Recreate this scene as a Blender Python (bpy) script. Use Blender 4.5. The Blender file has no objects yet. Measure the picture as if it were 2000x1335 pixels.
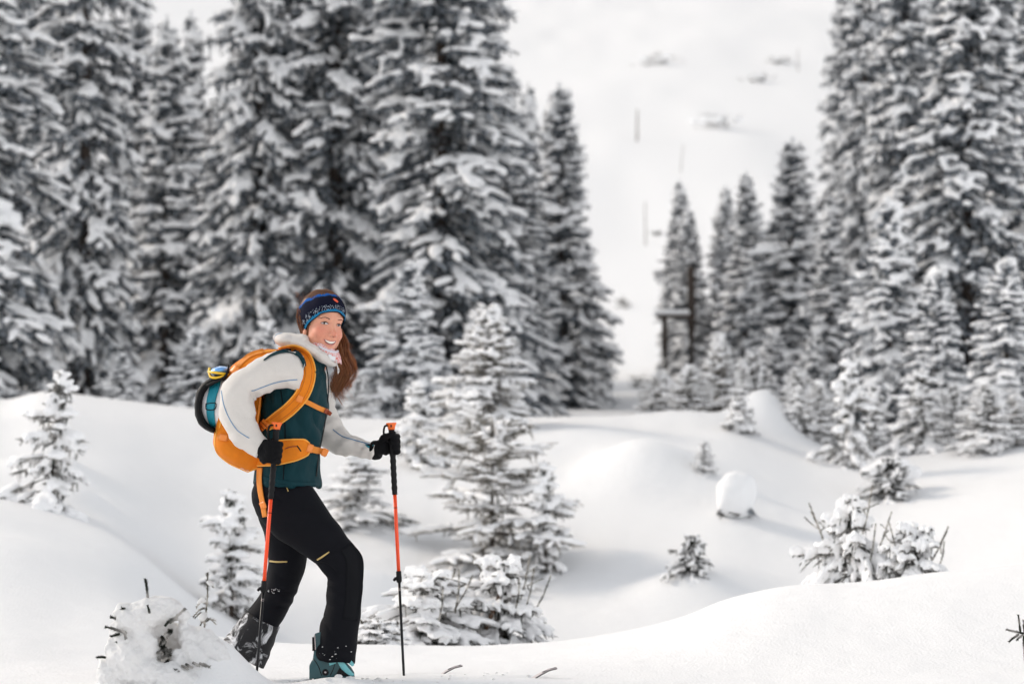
import bpy, bmesh, math, random
import numpy as np
from mathutils import Vector, Matrix

# ------------------------------------------------------------------ camera, world, sun, exposure
scene = bpy.context.scene
COL = scene.collection
CAM_Z = 1.1
FPX = 85.0 / 36.0 * 2000.0            # focal length in photograph pixels
PITCH = math.atan((820 - 667.5) / FPX)
cam_d = bpy.data.cameras.new('camera')
cam_d.lens = 85; cam_d.sensor_width = 36
cam_d.clip_start = 0.1; cam_d.clip_end = 2000
cam_d.dof.use_dof = True; cam_d.dof.focus_distance = 10.35; cam_d.dof.aperture_fstop = 2.6
cam = bpy.data.objects.new('camera', cam_d); COL.objects.link(cam)
cam.location = (0, 0, CAM_Z); cam.rotation_euler = (math.pi / 2 + PITCH, 0, 0)
scene.camera = cam

SUN_EL, SUN_AZ = math.radians(32), math.radians(-64)      # azimuth measured from +Y towards +X
world = bpy.data.worlds.new('World'); scene.world = world; world.use_nodes = True
wt = world.node_tree; wt.nodes.clear()
wo = wt.nodes.new('ShaderNodeOutputWorld'); wb = wt.nodes.new('ShaderNodeBackground')
sky = wt.nodes.new('ShaderNodeTexSky'); sky.sky_type = 'NISHITA'; sky.sun_disc = False
sky.sun_elevation = SUN_EL; sky.sun_rotation = SUN_AZ
sky.dust_density = 1.5; sky.air_density = 1.0; sky.ozone_density = 1.0; sky.altitude = 1200
hs = wt.nodes.new('ShaderNodeHueSaturation'); hs.inputs['Saturation'].default_value = 0.10   # thin milky winter haze in the sky
wt.links.new(sky.outputs[0], hs.inputs['Color']); wt.links.new(hs.outputs[0], wb.inputs['Color'])
wb.inputs['Strength'].default_value = 0.15
wt.links.new(wb.outputs[0], wo.inputs[0])
sun_d = bpy.data.lights.new('sun', 'SUN'); sun_d.energy = 1.0; sun_d.angle = math.radians(13); sun_d.color = (1.0, 0.85, 0.68)
sun = bpy.data.objects.new('sun', sun_d); COL.objects.link(sun)
sdir = Vector((math.sin(SUN_AZ) * math.cos(SUN_EL), math.cos(SUN_AZ) * math.cos(SUN_EL), math.sin(SUN_EL)))
sun.rotation_euler = sdir.to_track_quat('Z', 'Y').to_euler(); sun.location = (-60, 30, 60)
vs = scene.view_settings
vs.view_transform = 'Standard'; vs.look = 'None'; vs.gamma = 1; vs.use_curve_mapping = False
vs.exposure = 0.80
scene.cycles.use_denoising = True
scene.cycles.max_bounces = 4; scene.cycles.diffuse_bounces = 3; scene.cycles.glossy_bounces = 2; scene.cycles.transmission_bounces = 4
scene.cycles.use_adaptive_sampling = True; scene.cycles.adaptive_threshold = 0.03
scene.cycles.volume_bounces = 0; scene.cycles.caustics_reflective = False; scene.cycles.caustics_refractive = False

# ------------------------------------------------------------------ small helpers
CP, SP = math.cos(PITCH), math.sin(PITCH)
def at(px, py, Y):
    """world point that lies at depth Y under photograph pixel (px, py)"""
    a = (px - 1000) / FPX; b = (667.5 - py) / FPX
    d = np.array([a, CP - b * SP, SP + b * CP])
    k = Y / d[1]
    return np.array([d[0] * k, Y, CAM_Z + d[2] * k])

def tag(o, label=None, cat=None, group=None, kind=None):
    if label: o['label'] = label
    if cat: o['category'] = cat
    if group: o['group'] = group
    if kind: o['kind'] = kind
    return o
def empty(name, loc=(0, 0, 0)):
    o = bpy.data.objects.new(name, None); COL.objects.link(o); o.location = loc; o.empty_display_size = .1
    return o
def mesh_np(name, V, F, smooth=True):
    """V (n,3); F a list of (m,3)/(m,4) index arrays"""
    V = np.asarray(V, dtype=np.float32)
    if isinstance(F, np.ndarray): F = [F]
    F = [np.asarray(f, dtype=np.int32) for f in F if len(f)]
    me = bpy.data.meshes.new(name)
    nl = sum(f.size for f in F); nf = sum(len(f) for f in F)
    me.vertices.add(len(V)); me.vertices.foreach_set('co', V.ravel())
    me.loops.add(nl); me.polygons.add(nf)
    me.loops.foreach_set('vertex_index', np.concatenate([f.ravel() for f in F]))
    tot = np.concatenate([np.full(len(f), f.shape[1], dtype=np.int32) for f in F])
    st = np.concatenate([[0], np.cumsum(tot)[:-1]]).astype(np.int32)
    me.polygons.foreach_set('loop_start', st); me.polygons.foreach_set('loop_total', tot)
    me.polygons.foreach_set('use_smooth', np.full(nf, smooth, dtype=bool))
    me.update(calc_edges=True); me.validate()
    return me
def obj(name, me, mat=None, parent=None):
    o = bpy.data.objects.new(name, me); COL.objects.link(o)
    if mat is not None:
        for m in (mat if isinstance(mat, (list, tuple)) else [mat]): me.materials.append(m)
    if parent is not None: o.parent = parent
    return o
class MB:
    """collects shapes as one mesh"""
    def __init__(s): s.V = []; s.T = []; s.Q = []; s.n = 0
    def add(s, V, T=None, Q=None):
        V = np.asarray(V, dtype=float).reshape(-1, 3)
        if T is not None and len(T): s.T.append(np.asarray(T, dtype=int).reshape(-1, 3) + s.n)
        if Q is not None and len(Q): s.Q.append(np.asarray(Q, dtype=int).reshape(-1, 4) + s.n)
        s.V.append(V); s.n += len(V); return s
    def mesh(s, name, smooth=True):
        F = []
        if s.T: F.append(np.concatenate(s.T))
        if s.Q: F.append(np.concatenate(s.Q))
        return mesh_np(name, np.concatenate(s.V), F, smooth)
    def build(s, name, mat, parent=None, smooth=True): return obj(name, s.mesh(name, smooth), mat, parent)

def frames(P, up=(0, 0, 1)):
    """tangent, side, normal for each point of a polyline"""
    P = np.asarray(P, dtype=float)
    T = np.gradient(P, axis=0); T /= np.linalg.norm(T, axis=1)[:, None] + 1e-12
    up = np.broadcast_to(np.asarray(up, dtype=float), P.shape)
    S = np.cross(T, up); l = np.linalg.norm(S, axis=1)
    bad = l < 1e-3
    if bad.any(): S[bad] = np.cross(T[bad], np.array([1.0, 0.03, 0.0]))
    S /= np.linalg.norm(S, axis=1)[:, None] + 1e-12
    N = np.cross(S, T)
    return T, S, N
def tube(mb, P, R, n=8, R2=None, up=(0, 0, 1), caps=True, jitter=None):
    """loft: radius R along side, R2 along normal"""
    P = np.asarray(P, dtype=float); k = len(P)
    R = np.broadcast_to(np.asarray(R, dtype=float), (k,)); R2 = R if R2 is None else np.broadcast_to(np.asarray(R2, dtype=float), (k,))
    T, S, N = frames(P, up)
    a = np.linspace(0, 2 * np.pi, n, endpoint=False)
    V = P[:, None, :] + S[:, None, :] * (np.cos(a)[None, :, None] * R[:, None, None]) + N[:, None, :] * (np.sin(a)[None, :, None] * R2[:, None, None])
    V = V.reshape(-1, 3)
    i = np.arange(k - 1)[:, None] * n; j = np.arange(n)[None, :]; j2 = (j + 1) % n
    Q = np.stack([i + j, i + j2, i + n + j2, i + n + j], -1).reshape(-1, 4)
    if caps:
        c0, c1 = len(V), len(V) + 1
        V = np.concatenate([V, P[:1], P[-1:]])
        j = np.arange(n); j2 = (j + 1) % n
        Tt = np.concatenate([np.stack([np.full(n, c0), j2, j], -1), np.stack([np.full(n, c1), (k - 1) * n + j, (k - 1) * n + j2], -1)])
        mb.add(V, Tt, Q)
    else: mb.add(V, None, Q)
    return mb
def spline(P, n=24):
    """Catmull-Rom through the rows of P (any width)"""
    P = np.asarray(P, dtype=float); m = len(P)
    E = np.concatenate([[2 * P[0] - P[1]], P, [2 * P[-1] - P[-2]]])
    t = np.linspace(0, m - 1 - 1e-9, n); i = t.astype(int); f = (t - i)[:, None]
    p0, p1, p2, p3 = E[i], E[i + 1], E[i + 2], E[i + 3]
    return .5 * ((2 * p1) + (-p0 + p2) * f + (2 * p0 - 5 * p1 + 4 * p2 - p3) * f ** 2 + (-p0 + 3 * p1 - 3 * p2 + p3) * f ** 3)
_us = {}
def unit_sphere(nu, nv):
    if (nu, nv) not in _us:
        th = np.linspace(0, np.pi, nv + 1)[1:-1]; ph = np.linspace(0, 2 * np.pi, nu, endpoint=False)
        V = np.stack([np.outer(np.sin(th), np.cos(ph)), np.outer(np.sin(th), np.sin(ph)), np.outer(np.cos(th), np.ones(nu))], -1).reshape(-1, 3)
        V = np.concatenate([V, [[0, 0, 1], [0, 0, -1]]]); k = nv - 1
        i = np.arange(k - 1)[:, None] * nu; j = np.arange(nu)[None, :]; j2 = (j + 1) % nu
        Q = np.stack([i + j, i + nu + j, i + nu + j2, i + j2], -1).reshape(-1, 4)
        j = np.arange(nu); j2 = (j + 1) % nu
        T = np.concatenate([np.stack([np.full(nu, k * nu), j, j2], -1), np.stack([np.full(nu, k * nu + 1), (k - 1) * nu + j2, (k - 1) * nu + j], -1)])
        _us[(nu, nv)] = (V, T, Q)
    return _us[(nu, nv)]
def ellipsoid(mb, c, r, M=None, nu=16, nv=10):
    V, T, Q = unit_sphere(nu, nv)
    V = V * np.asarray(r, dtype=float)
    if M is not None: V = V @ np.asarray(M).T
    mb.add(V + np.asarray(c), T, Q); return mb
def blobs(mb, C, A, R):
    """many small capsule-like lumps: centres C (n,3), half axis vectors A (n,3), radii R (n,)"""
    V, T, Q = unit_sphere(7, 5)
    C = np.asarray(C); A = np.asarray(A); R = np.asarray(R)
    L = np.linalg.norm(A, axis=1) + 1e-9; D = A / L[:, None]
    S = np.cross(D, [0.02, 0.03, 1.0]); S /= np.linalg.norm(S, axis=1)[:, None] + 1e-9
    N = np.cross(S, D)
    W = C[:, None, :] + D[:, None, :] * (V[None, :, 0:1] * (L + R)[:, None, None]) + S[:, None, :] * (V[None, :, 1:2] * R[:, None, None]) + N[:, None, :] * (V[None, :, 2:3] * (R * .8)[:, None, None])
    o = (np.arange(len(C)) * len(V))[:, None, None]
    mb.add(W.reshape(-1, 3), (T[None] + o).reshape(-1, 3), (Q[None] + o).reshape(-1, 4)); return mb
def rot(axis, a): return np.array(Matrix.Rotation(a, 3, Vector(axis)))
def remesh(me, voxel, smooth=2, name=None):
    """fuse overlapping closed shapes to one skin"""
    o = bpy.data.objects.new('tmp', me); COL.objects.link(o)
    m = o.modifiers.new('r', 'REMESH'); m.mode = 'VOXEL'; m.voxel_size = voxel; m.use_smooth_shade = True
    if smooth:
        s = o.modifiers.new('s', 'SMOOTH'); s.factor = .5; s.iterations = smooth
    dg = bpy.context.evaluated_depsgraph_get()
    new = bpy.data.meshes.new_from_object(o.evaluated_get(dg))
    bpy.data.objects.remove(o); bpy.data.meshes.remove(me)
    new.name = name or 'fused'
    new.polygons.foreach_set('use_smooth', np.ones(len(new.polygons), dtype=bool))
    return new
def get_co(me):
    a = np.empty(len(me.vertices) * 3, dtype=np.float32); me.vertices.foreach_get('co', a); return a.reshape(-1, 3).astype(float)
def set_co(me, V): me.vertices.foreach_set('co', np.asarray(V, dtype=np.float32).ravel()); me.update()
def get_no(me):
    a = np.empty(len(me.vertices) * 3, dtype=np.float32); me.vertices.foreach_get('normal', a); return a.reshape(-1, 3).astype(float)
def sm(a, b, x): t = np.clip((x - a) / (b - a), 0, 1); return t * t * (3 - 2 * t)
def hash2(ix, iy, s=0):
    v = np.sin(ix * 127.1 + iy * 311.7 + s * 74.7) * 43758.5453
    return v - np.floor(v)
def vnoise(x, y, s=0):
    """value noise, 0..1"""
    ix, iy = np.floor(x), np.floor(y); fx, fy = x - ix, y - iy
    fx = fx * fx * (3 - 2 * fx); fy = fy * fy * (3 - 2 * fy)
    a = hash2(ix, iy, s) * (1 - fx) + hash2(ix + 1, iy, s) * fx
    b = hash2(ix, iy + 1, s) * (1 - fx) + hash2(ix + 1, iy + 1, s) * fx
    return a * (1 - fy) + b * fy

# ------------------------------------------------------------------ materials
def mat_new(name):
    m = bpy.data.materials.new(name); m.use_nodes = True
    nt = m.node_tree; b = nt.nodes['Principled BSDF']
    return m, nt, b
def simple(name, col, rough=.6, bump=0, bscale=60, var=0.0, vscale=20, spec=.5, sheen=0, metal=0, sub=0, coat=0):
    """principled with object-space noise for colour variation and relief"""
    m, nt, b = mat_new(name); N, L = nt.nodes, nt.links
    b.inputs['Roughness'].default_value = rough; b.inputs['Specular IOR Level'].default_value = spec
    b.inputs['Metallic'].default_value = metal; b.inputs['Sheen Weight'].default_value = sheen; b.inputs['Coat Weight'].default_value = coat
    if sub:
        b.inputs['Subsurface Weight'].default_value = sub; b.inputs['Subsurface Radius'].default_value = (1, .45, .3); b.inputs['Subsurface Scale'].default_value = .01
    b.inputs['Base Color'].default_value = (*col, 1)
    tc = N.new('ShaderNodeTexCoord')
    if var:
        n = N.new('ShaderNodeTexNoise'); n.inputs['Scale'].default_value = vscale; n.inputs['Detail'].default_value = 7; n.inputs['Roughness'].default_value = .78
        L.new(tc.outputs['Object'], n.inputs['Vector'])
        mx = N.new('ShaderNodeMix'); mx.data_type = 'RGBA'
        mx.inputs[6].default_value = (*[c * (1 - var) for c in col], 1); mx.inputs[7].default_value = (*[min(1, c * (1 + var)) for c in col], 1)
        L.new(n.outputs[0], mx.inputs[0]); L.new(mx.outputs[2], b.inputs['Base Color'])
    if bump:
        n = N.new('ShaderNodeTexNoise'); n.inputs['Scale'].default_value = bscale; n.inputs['Detail'].default_value = 4
        L.new(tc.outputs['Object'], n.inputs['Vector'])
        bp = N.new('ShaderNodeBump'); bp.inputs['Strength'].default_value = bump; bp.inputs['Distance'].default_value = .01
        L.new(n.outputs[0], bp.inputs['Height']); L.new(bp.outputs[0], b.inputs['Normal'])
    return m
def snow_mat(name, col=(.87, .875, .885), trans=0.0, b1=.25, s1=70, b2=.35, s2=9, d2=.03):
    """matt scattering snow; light seeps through where it lies thin (trans)"""
    m = bpy.data.materials.new(name); m.use_nodes = True; nt = m.node_tree; nt.nodes.clear(); N, L = nt.nodes, nt.links
    out = N.new('ShaderNodeOutputMaterial'); d = N.new('ShaderNodeBsdfDiffuse'); d.inputs['Color'].default_value = (*col, 1)
    sh = d; nor = [d.inputs['Normal']]
    if trans:
        t = N.new('ShaderNodeBsdfTranslucent'); t.inputs['Color'].default_value = (.97, .92, .86, 1); nor.append(t.inputs['Normal'])
        sh = N.new('ShaderNodeMixShader'); sh.inputs[0].default_value = trans
        L.new(d.outputs[0], sh.inputs[1]); L.new(t.outputs[0], sh.inputs[2])
    L.new(sh.outputs[0], out.inputs[0])
    if not b1: return m
    tc = N.new('ShaderNodeTexCoord')
    n1 = N.new('ShaderNodeTexNoise'); n1.inputs['Scale'].default_value = s1; n1.inputs['Detail'].default_value = 2
    n2 = N.new('ShaderNodeTexNoise'); n2.inputs['Scale'].default_value = s2; n2.inputs['Detail'].default_value = 1
    L.new(tc.outputs['Object'], n1.inputs['Vector']); L.new(tc.outputs['Object'], n2.inputs['Vector'])
    bp1 = N.new('ShaderNodeBump'); bp1.inputs['Strength'].default_value = b1; bp1.inputs['Distance'].default_value = .008
    bp2 = N.new('ShaderNodeBump'); bp2.inputs['Strength'].default_value = b2; bp2.inputs['Distance'].default_value = d2
    L.new(n2.outputs[0], bp2.inputs['Height']); L.new(n1.outputs[0], bp1.inputs['Height'])
    L.new(bp2.outputs[0], bp1.inputs['Normal'])
    for q in nor: L.new(bp1.outputs[0], q)
    return m
def needle_mat(name, dark, frost, amount, scale):
    """matt needles, rimed in patches"""
    m = bpy.data.materials.new(name); m.use_nodes = True; nt = m.node_tree; nt.nodes.clear(); N, L = nt.nodes, nt.links
    out = N.new('ShaderNodeOutputMaterial'); b = N.new('ShaderNodeBsdfDiffuse'); L.new(b.outputs[0], out.inputs[0])
    tc = N.new('ShaderNodeTexCoord'); n = N.new('ShaderNodeTexNoise'); n.inputs['Scale'].default_value = scale; n.inputs['Detail'].default_value = 1
    L.new(tc.outputs['Object'], n.inputs['Vector'])
    r = N.new('ShaderNodeValToRGB'); e = r.color_ramp.elements
    e[0].position = .62 - amount * .5; e[0].color = (*dark, 1); e[1].position = .78 - amount * .3; e[1].color = (*frost, 1)
    L.new(n.outputs[0], r.inputs[0]); L.new(r.outputs[0], b.inputs['Color'])
    return m
M = {}
M['snow'] = snow_mat('snow_ground', b1=.6, s1=70, b2=.22, s2=6, d2=.04)
M['snow_tree'] = snow_mat('snow_on_boughs', col=(.945, .945, .95), b1=0)
M['snow_near'] = snow_mat('snow_powder', trans=.2, b1=.5, s1=170, b2=.4, s2=24, d2=.012)
M['needle'] = needle_mat('needles', (.011, .018, .023), (.38, .41, .45), .46, 12)
M['needle_frost'] = needle_mat('needles_frosted', (.030, .034, .028), (.50, .48, .46), .38, 16)
M['needle_pale'] = needle_mat('needles_rimed', (.06, .055, .04), (.55, .52, .48), .45, 30)
M['bark'] = simple('bark', (.055, .040, .032), .9, bump=.8, bscale=30, var=.5, vscale=8)
M['twig'] = simple('twig_bark', (.10, .06, .038), .9, bump=.6, bscale=120, var=.5, vscale=40)

# ------------------------------------------------------------------ ground
def tab(u, pts):
    """monotone cubic through the table"""
    a = np.array(pts, dtype=float); X, Z = a[:, 0], a[:, 1]
    h = np.diff(X); d = np.diff(Z) / h
    m = np.zeros(len(X)); m[0], m[-1] = d[0], d[-1]
    for k in range(1, len(X) - 1):
        if d[k - 1] * d[k] > 0: m[k] = (h[k - 1] + h[k]) / (h[k] / d[k - 1] + h[k - 1] / d[k])
    k = np.clip(np.searchsorted(X, u) - 1, 0, len(X) - 2); t = (u - X[k]) / h[k]
    return (2*t**3 - 3*t**2 + 1) * Z[k] + (t**3 - 2*t**2 + t) * h[k] * m[k] + (-2*t**3 + 3*t**2) * Z[k + 1] + (t**3 - t**2) * h[k] * m[k + 1]
def zpy(py, Y): return CAM_Z - (np.asarray(py, dtype=float) - 820) * Y / FPX
CREST = [(-900, zpy(1190, 13)), (0, zpy(1205, 13)), (150, zpy(1230, 13)), (330, zpy(1250, 13)), (540, zpy(1262, 13)), (720, zpy(1266, 13)), (900, zpy(1262, 13)), (1100, zpy(1250, 13)),
         (1230, zpy(1230, 13)), (1330, zpy(1204, 13)), (1430, zpy(1166, 13)), (1530, zpy(1146, 13)), (1650, zpy(1140, 13)), (1800, zpy(1124, 13)), (2000, zpy(1104, 13)), (2900, zpy(1050, 13))]
HOLL = [(-900, .75), (0, .42), (200, .2), (400, -.35), (700, -.8), (1100, -.85), (1500, -.8), (1800, -.55), (2000, -.35), (2900, .3)]
RIDGE = [(-900, zpy(775, 28)), (0, zpy(784, 28)), (90, zpy(768, 28)), (200, zpy(783, 28)), (330, zpy(801, 28)), (500, zpy(812, 28)), (800, zpy(814, 28)), (1100, zpy(811, 28)), (1400, zpy(808, 28)),
         (1500, zpy(826, 28)), (1600, zpy(852, 28)), (1720, zpy(866, 28)), (1850, zpy(858, 28)), (2000, zpy(846, 28)), (2900, zpy(800, 28))]
MOUNDS = []   # (x, y, height, rx, ry, power)
def mound(px, Y, h, rx, ry, p=1.0): MOUNDS.append(((px - 1000) / FPX * Y, Y, h, rx, ry, p))
mound(1255, 23.5, .34, .62, .8); mound(1345, 20.0, .22, .50, .5); mound(1495, 27.2, .42, .36, .8); mound(100, 20.5, .18, .45, .5)
mound(165, 19.0, .12, .25, .3); mound(720, 19.3, .35, .65, .7); mound(1000, 15.2, .26, .55, .5); mound(840, 14.6, .16, .5, .4)
mound(1690, 14.7, .12, .45, .35); mound(1330, 26.6, .10, .8, .5); mound(1150, 25, .12, .9, .6); mound(1900, 22, .10, 1.1, 1.0); mound(1440, 18.6, .06, .3, .3)
mound(560, 20, .15, .9, .8); mound(360, 17, .14, .6, .7); mound(60, 15.2, .10, .7, .8); mound(1760, 19.5, .15, .5, .4)
# the heap at lower left whose flank runs down to the rear boot
mound(425, 9.92, .20, .19, .26, 1.0); mound(320, 9.9, .10, .24, .24, 1.0); mound(652, 10.215, .034, .15, .05)
def ground_z(x, y):
    x = np.asarray(x, dtype=float); y = np.asarray(y, dtype=float)
    u = np.clip(1000 + FPX * x / np.maximum(y, 7.0), -900, 2900)
    zp = np.interp(u, [-900, 0, 400, 700, 1300, 2000, 2900], [.10, .0, -.02, .0, .005, .03, .12])
    zc, zh, zr = tab(u, CREST), tab(u, HOLL), tab(u, RIDGE)
    z = zp * sm(2, 10, y) - .25 * (1 - sm(-2, 7, y)) 
    z = np.where(y > 10.2, zp + (zc - zp) * sm(10.2, 13.0, y), z)
    z = np.where(y > 13.0, zc + (zh - zc) * sm(13.0, 17.0, y), z)
    z = np.where(y > 17.0, zh + (zr - zh) * sm(16.2, 28.0, y) / 1.0 - (zr - zh) * sm(16.2, 28.0, np.full_like(y, 17.0)) * (1 - sm(17, 28, y)), z)
    zb = zr - .3
    z = np.where(y > 28.0, zr + (zb - zr) * sm(28.0, 32.0, y), z)
    s = np.maximum(y - 34, 0); q = np.clip(y - 62, 0, 85)
    z = z + np.where(y > 34, .05 * s * sm(34, 60, y) + .0013 * q ** 2 + .221 * np.maximum(y - 147, 0), 0)
    far = sm(60, 160, y)
    z = z + far * (vnoise(x / 23, y / 40, 3) - .5) * 1.6 + far * (vnoise(x / 7, y / 14, 5) - .5) * .5 + far * (vnoise(x / 2.2, y / 5, 6) - .5) * .18
    mid = sm(13.5, 18, y) * (1 - sm(60, 120, y))
    z = z + mid * ((vnoise(x / 1.9 + 7, y / 2.6, 1) - .5) * .13 + (vnoise(x / .7, y / 1.1, 2) - .5) * .05 + (vnoise(x / .22, y / .35, 4) - .5) * .012)
    near = 1 - sm(13, 15, y)
    z = z + near * ((vnoise(x / .9 + 3, y / 1.3, 8) - .5) * .03 + (vnoise(x / .23, y / .4, 9) - .5) * .009 + (vnoise(x / .07, y / .12, 10) - .5) * .0022)
    for (mx, my, h, rx, ry, p) in MOUNDS:
        d = np.sqrt(((x - mx) / rx) ** 2 + ((y - my) / ry) ** 2)
        z = z + h * np.exp(-d * d * 1.1) * p
    # the ski track: two faint grooves pressed into the powder
    for (gy, x1) in ((10.30, .16), (10.60, -.22)):
        g = np.exp(-((y - gy - (x + .8) * .02) / .030) ** 2) * sm(-1.3, -1.0, x) * (1 - sm(x1 - .05, x1 + .1, x))
        z = z - .032 * g * (0.55 + .9 * vnoise(x / .12, y / .1, 12))
    return z
def gz(x, y): return float(ground_z(np.array([x]), np.array([y]))[0])
xs = np.unique(np.concatenate([np.linspace(-2.6, 2.6, 240), np.linspace(-9, 9, 150), np.linspace(-30, 30, 90), 420 * np.sign(np.linspace(-1, 1, 60)) * np.abs(np.linspace(-1, 1, 60)) ** 2.2]))
ys = np.unique(np.concatenate([np.linspace(-60, 5, 30), np.linspace(5, 9, 30), np.linspace(9, 13.5, 210), np.linspace(13.5, 30, 170), np.linspace(30, 64, 60), np.linspace(64, 480, 110)]))
xs = xs[np.concatenate([[True], np.diff(xs) > .004])]; ys = ys[np.concatenate([[True], np.diff(ys) > .004])]
GX, GY = np.meshgrid(xs, ys)
GV = np.stack([GX, GY, ground_z(GX.ravel(), GY.ravel()).reshape(GX.shape)], -1).reshape(-1, 3)
nx, ny = len(xs), len(ys)
i = np.arange(ny - 1)[:, None] * nx; j = np.arange(nx - 1)[None, :]
GQ = np.stack([i + j, i + j + 1, i + nx + j + 1, i + nx + j], -1).reshape(-1, 4)
ground = obj('snow_ground', mesh_np('snow_ground', GV, GQ), M['snow'])
tag(ground, 'smooth powder snow covering the hollow and the mountainside', None, None, 'structure')
print('ground', len(GQ))
# ------------------------------------------------------------------ spruces
def spruce_meshes(seed, H, R, lvl=.33, per=6, twigs=7, nlen=.085, nwid=.02, nper=16, snow=1.0, srad=.075, voxel=.05,
                  droop=.5, taper=.85, base=.04, lean=0.0, ragged=.25, pillow=.5, tipup=.5, core=.03, whorl=1.0, wrap=.45, inner=1, hang=3, hlen=.3, up=.75, cover=.42, bare=.45, tl=.46, tws=.9):
    """returns meshes (trunk, needles, snow) of a snow-laden spruce standing at the origin"""
    rg = np.random.default_rng(seed); Z = np.array([0, 0, 1.0])
    tr = MB(); k = 12
    tz = np.linspace(-.3, H, k); wob = np.cumsum(rg.normal(0, .012 * H / 8, (k, 2)), 0)
    TP = np.stack([wob[:, 0] + lean * np.clip(tz / H, 0, 1) ** 1.3 * H, wob[:, 1], tz], -1)
    tube(tr, TP, np.maximum(.014 * H * (1 - np.clip(tz / H, 0, 1)) + .004, .004), 7)
    NB = []; sC = []; sA = []; sR = []       # NB: (start, end, snow probability)
    z = base * H; bulge = rg.uniform(0, 6.28, 3); ga = rg.uniform(0, 6.28)
    while z < H * .985:
        f = z / H; cnt = max(3, int(round(per * (.55 + .45 * (1 - f)) + rg.normal(0, .6))))
        a0 = rg.uniform(0, 6.28)
        for b in range(cnt):
            ga += 2.39996; bs_ = rg.uniform(bare, 1.15)
            az = whorl * (a0 + b * 6.283 / cnt) + (1 - whorl) * ga + rg.normal(0, .25)
            zz = z + rg.normal(0, lvl * .12) + (1 - whorl) * lvl * rg.uniform(-.5, .5)
            # uneven outline: lobes that wander up the tree
            lob = 1 + .16 * math.sin(az + bulge[0] + zz * 2.1 / R * .4) + .12 * math.sin(2 * az + bulge[1] - zz * 3.3 / R * .4)
            L = R * (1 - f) ** taper * rg.uniform(1 - ragged, 1 + ragged * .6) * lob + .08 * min(1, R)
            c = np.array([np.interp(zz, tz, TP[:, 0]), np.interp(zz, tz, TP[:, 1]), zz])
            el0 = (up * f ** 1.5 + .12) - droop * (1 - f) * rg.uniform(.4, 1.2)
            dirh = np.array([math.cos(az), math.sin(az), 0])
            m = 7; t = np.linspace(0, 1, m)
            sag = -droop * .60 * L * t ** 2 + tipup * droop * .38 * L * t ** 4
            P = c + dirh * (t * L * math.cos(el0))[:, None] + Z * (t * L * math.sin(el0) + sag)[:, None]
            at_t = lambda q: np.array([np.interp(q, t, P[:, 0]), np.interp(q, t, P[:, 1]), np.interp(q, t, P[:, 2])])
            NB.append((at_t(.2), at_t(.55), .7 * bs_)); NB.append((at_t(.5), at_t(.82), .95 * bs_)); NB.append((at_t(.75), at_t(1.0), .9 * bs_))
            tube(tr, P, np.linspace(.010, .003, m) * max(.4, min(L, 1.2)), 4, caps=False)
            side = np.array([-dirh[1], dirh[0], 0])
            nt = max(2, int(twigs * min(1.2, .35 + L / max(R, .01) * .8)))
            for q in range(nt):
                tt = .25 + .73 * (q + rg.uniform(.1, .9)) / nt
                p = at_t(tt); l = (L * (tl * (1 - tt) + .16) + .03 * R) * rg.uniform(.7, 1.25); sgn = 1 if q % 2 else -1
                an = rg.uniform(.6, 1.1)
                d = dirh * math.cos(an) + side * sgn * math.sin(an)
                el = el0 * .5 - droop * rg.uniform(.0, .85)
                d = d * math.cos(el) + Z * math.sin(el); pe = p + d * l; pe[2] -= .15 * l * droop
                NB.append((p, pe, tws * bs_))
            for _ in range(hang):
                p = at_t(rg.uniform(.25, .95)); d = dirh * rg.uniform(-.1, .45) + side * rg.normal(0, .3) - Z
                NB.append((p, p + d / np.linalg.norm(d) * hlen * R * rg.uniform(.4, 1.0), .12))
            for _ in range(inner):
                p = c + dirh * rg.uniform(.02, .25) * L + Z * rg.normal(0, lvl * .3)
                d = rg.normal(0, 1, 3); d[2] = -abs(d[2]); d = d / np.linalg.norm(d) * rg.uniform(.15, .3) * R * .8
                NB.append((p, p + d, .25))
            if rg.random() < pillow * snow * bs_:      # snow bridging the twigs
                p = at_t(rg.uniform(.5, .9)); rr = srad * rg.uniform(1.1, 1.7) * (.5 + .5 * min(1, L / (.6 * R)))
                sC.append(p + [0, 0, rr * .35]); sA.append((P[-1] - P[-3]) / (np.linalg.norm(P[-1] - P[-3]) + 1e-6) * rr * rg.uniform(.6, 1.6)); sR.append(rr)
        z += lvl * rg.uniform(.75, 1.25) * (.5 + .5 * (1 - f))
    top = TP[-1]; NB.append((top - [0, 0, .03 * H], top + [0, 0, .015 * H], .0))
    A = np.array([n[0] for n in NB]); B = np.array([n[1] for n in NB]); SPb = np.array([n[2] for n in NB]); K = len(A)
    D = B - A; Ln = np.linalg.norm(D, axis=1); Dn = D / (Ln[:, None] + 1e-9); ml = np.median(Ln)
    S = np.cross(Dn, [.01, .02, 1]); S /= np.linalg.norm(S, axis=1)[:, None] + 1e-9; N = np.cross(S, Dn)
    a = np.array([0, 2.09, 4.19]); cr = core * np.ones(K); rings = []
    for tt, rr in ((-.02, .5), (.45, 1.0), (1.03, .12)):
        c = A + D * tt
        rings.append(c[:, None, :] + S[:, None, :] * (np.cos(a)[None, :, None] * (cr * rr)[:, None, None]) + N[:, None, :] * (np.sin(a)[None, :, None] * (cr * rr)[:, None, None]))
    W = np.concatenate(rings, 1).reshape(-1, 3)
    j = np.arange(3); j2 = (j + 1) % 3
    Q1 = np.concatenate([np.stack([j, j2, 3 + j2, 3 + j], -1), np.stack([3 + j, 3 + j2, 6 + j2, 6 + j], -1)])
    nd = MB(); nd.add(W, None, (Q1[None] + (np.arange(K) * 9)[:, None, None]).reshape(-1, 4))
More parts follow.
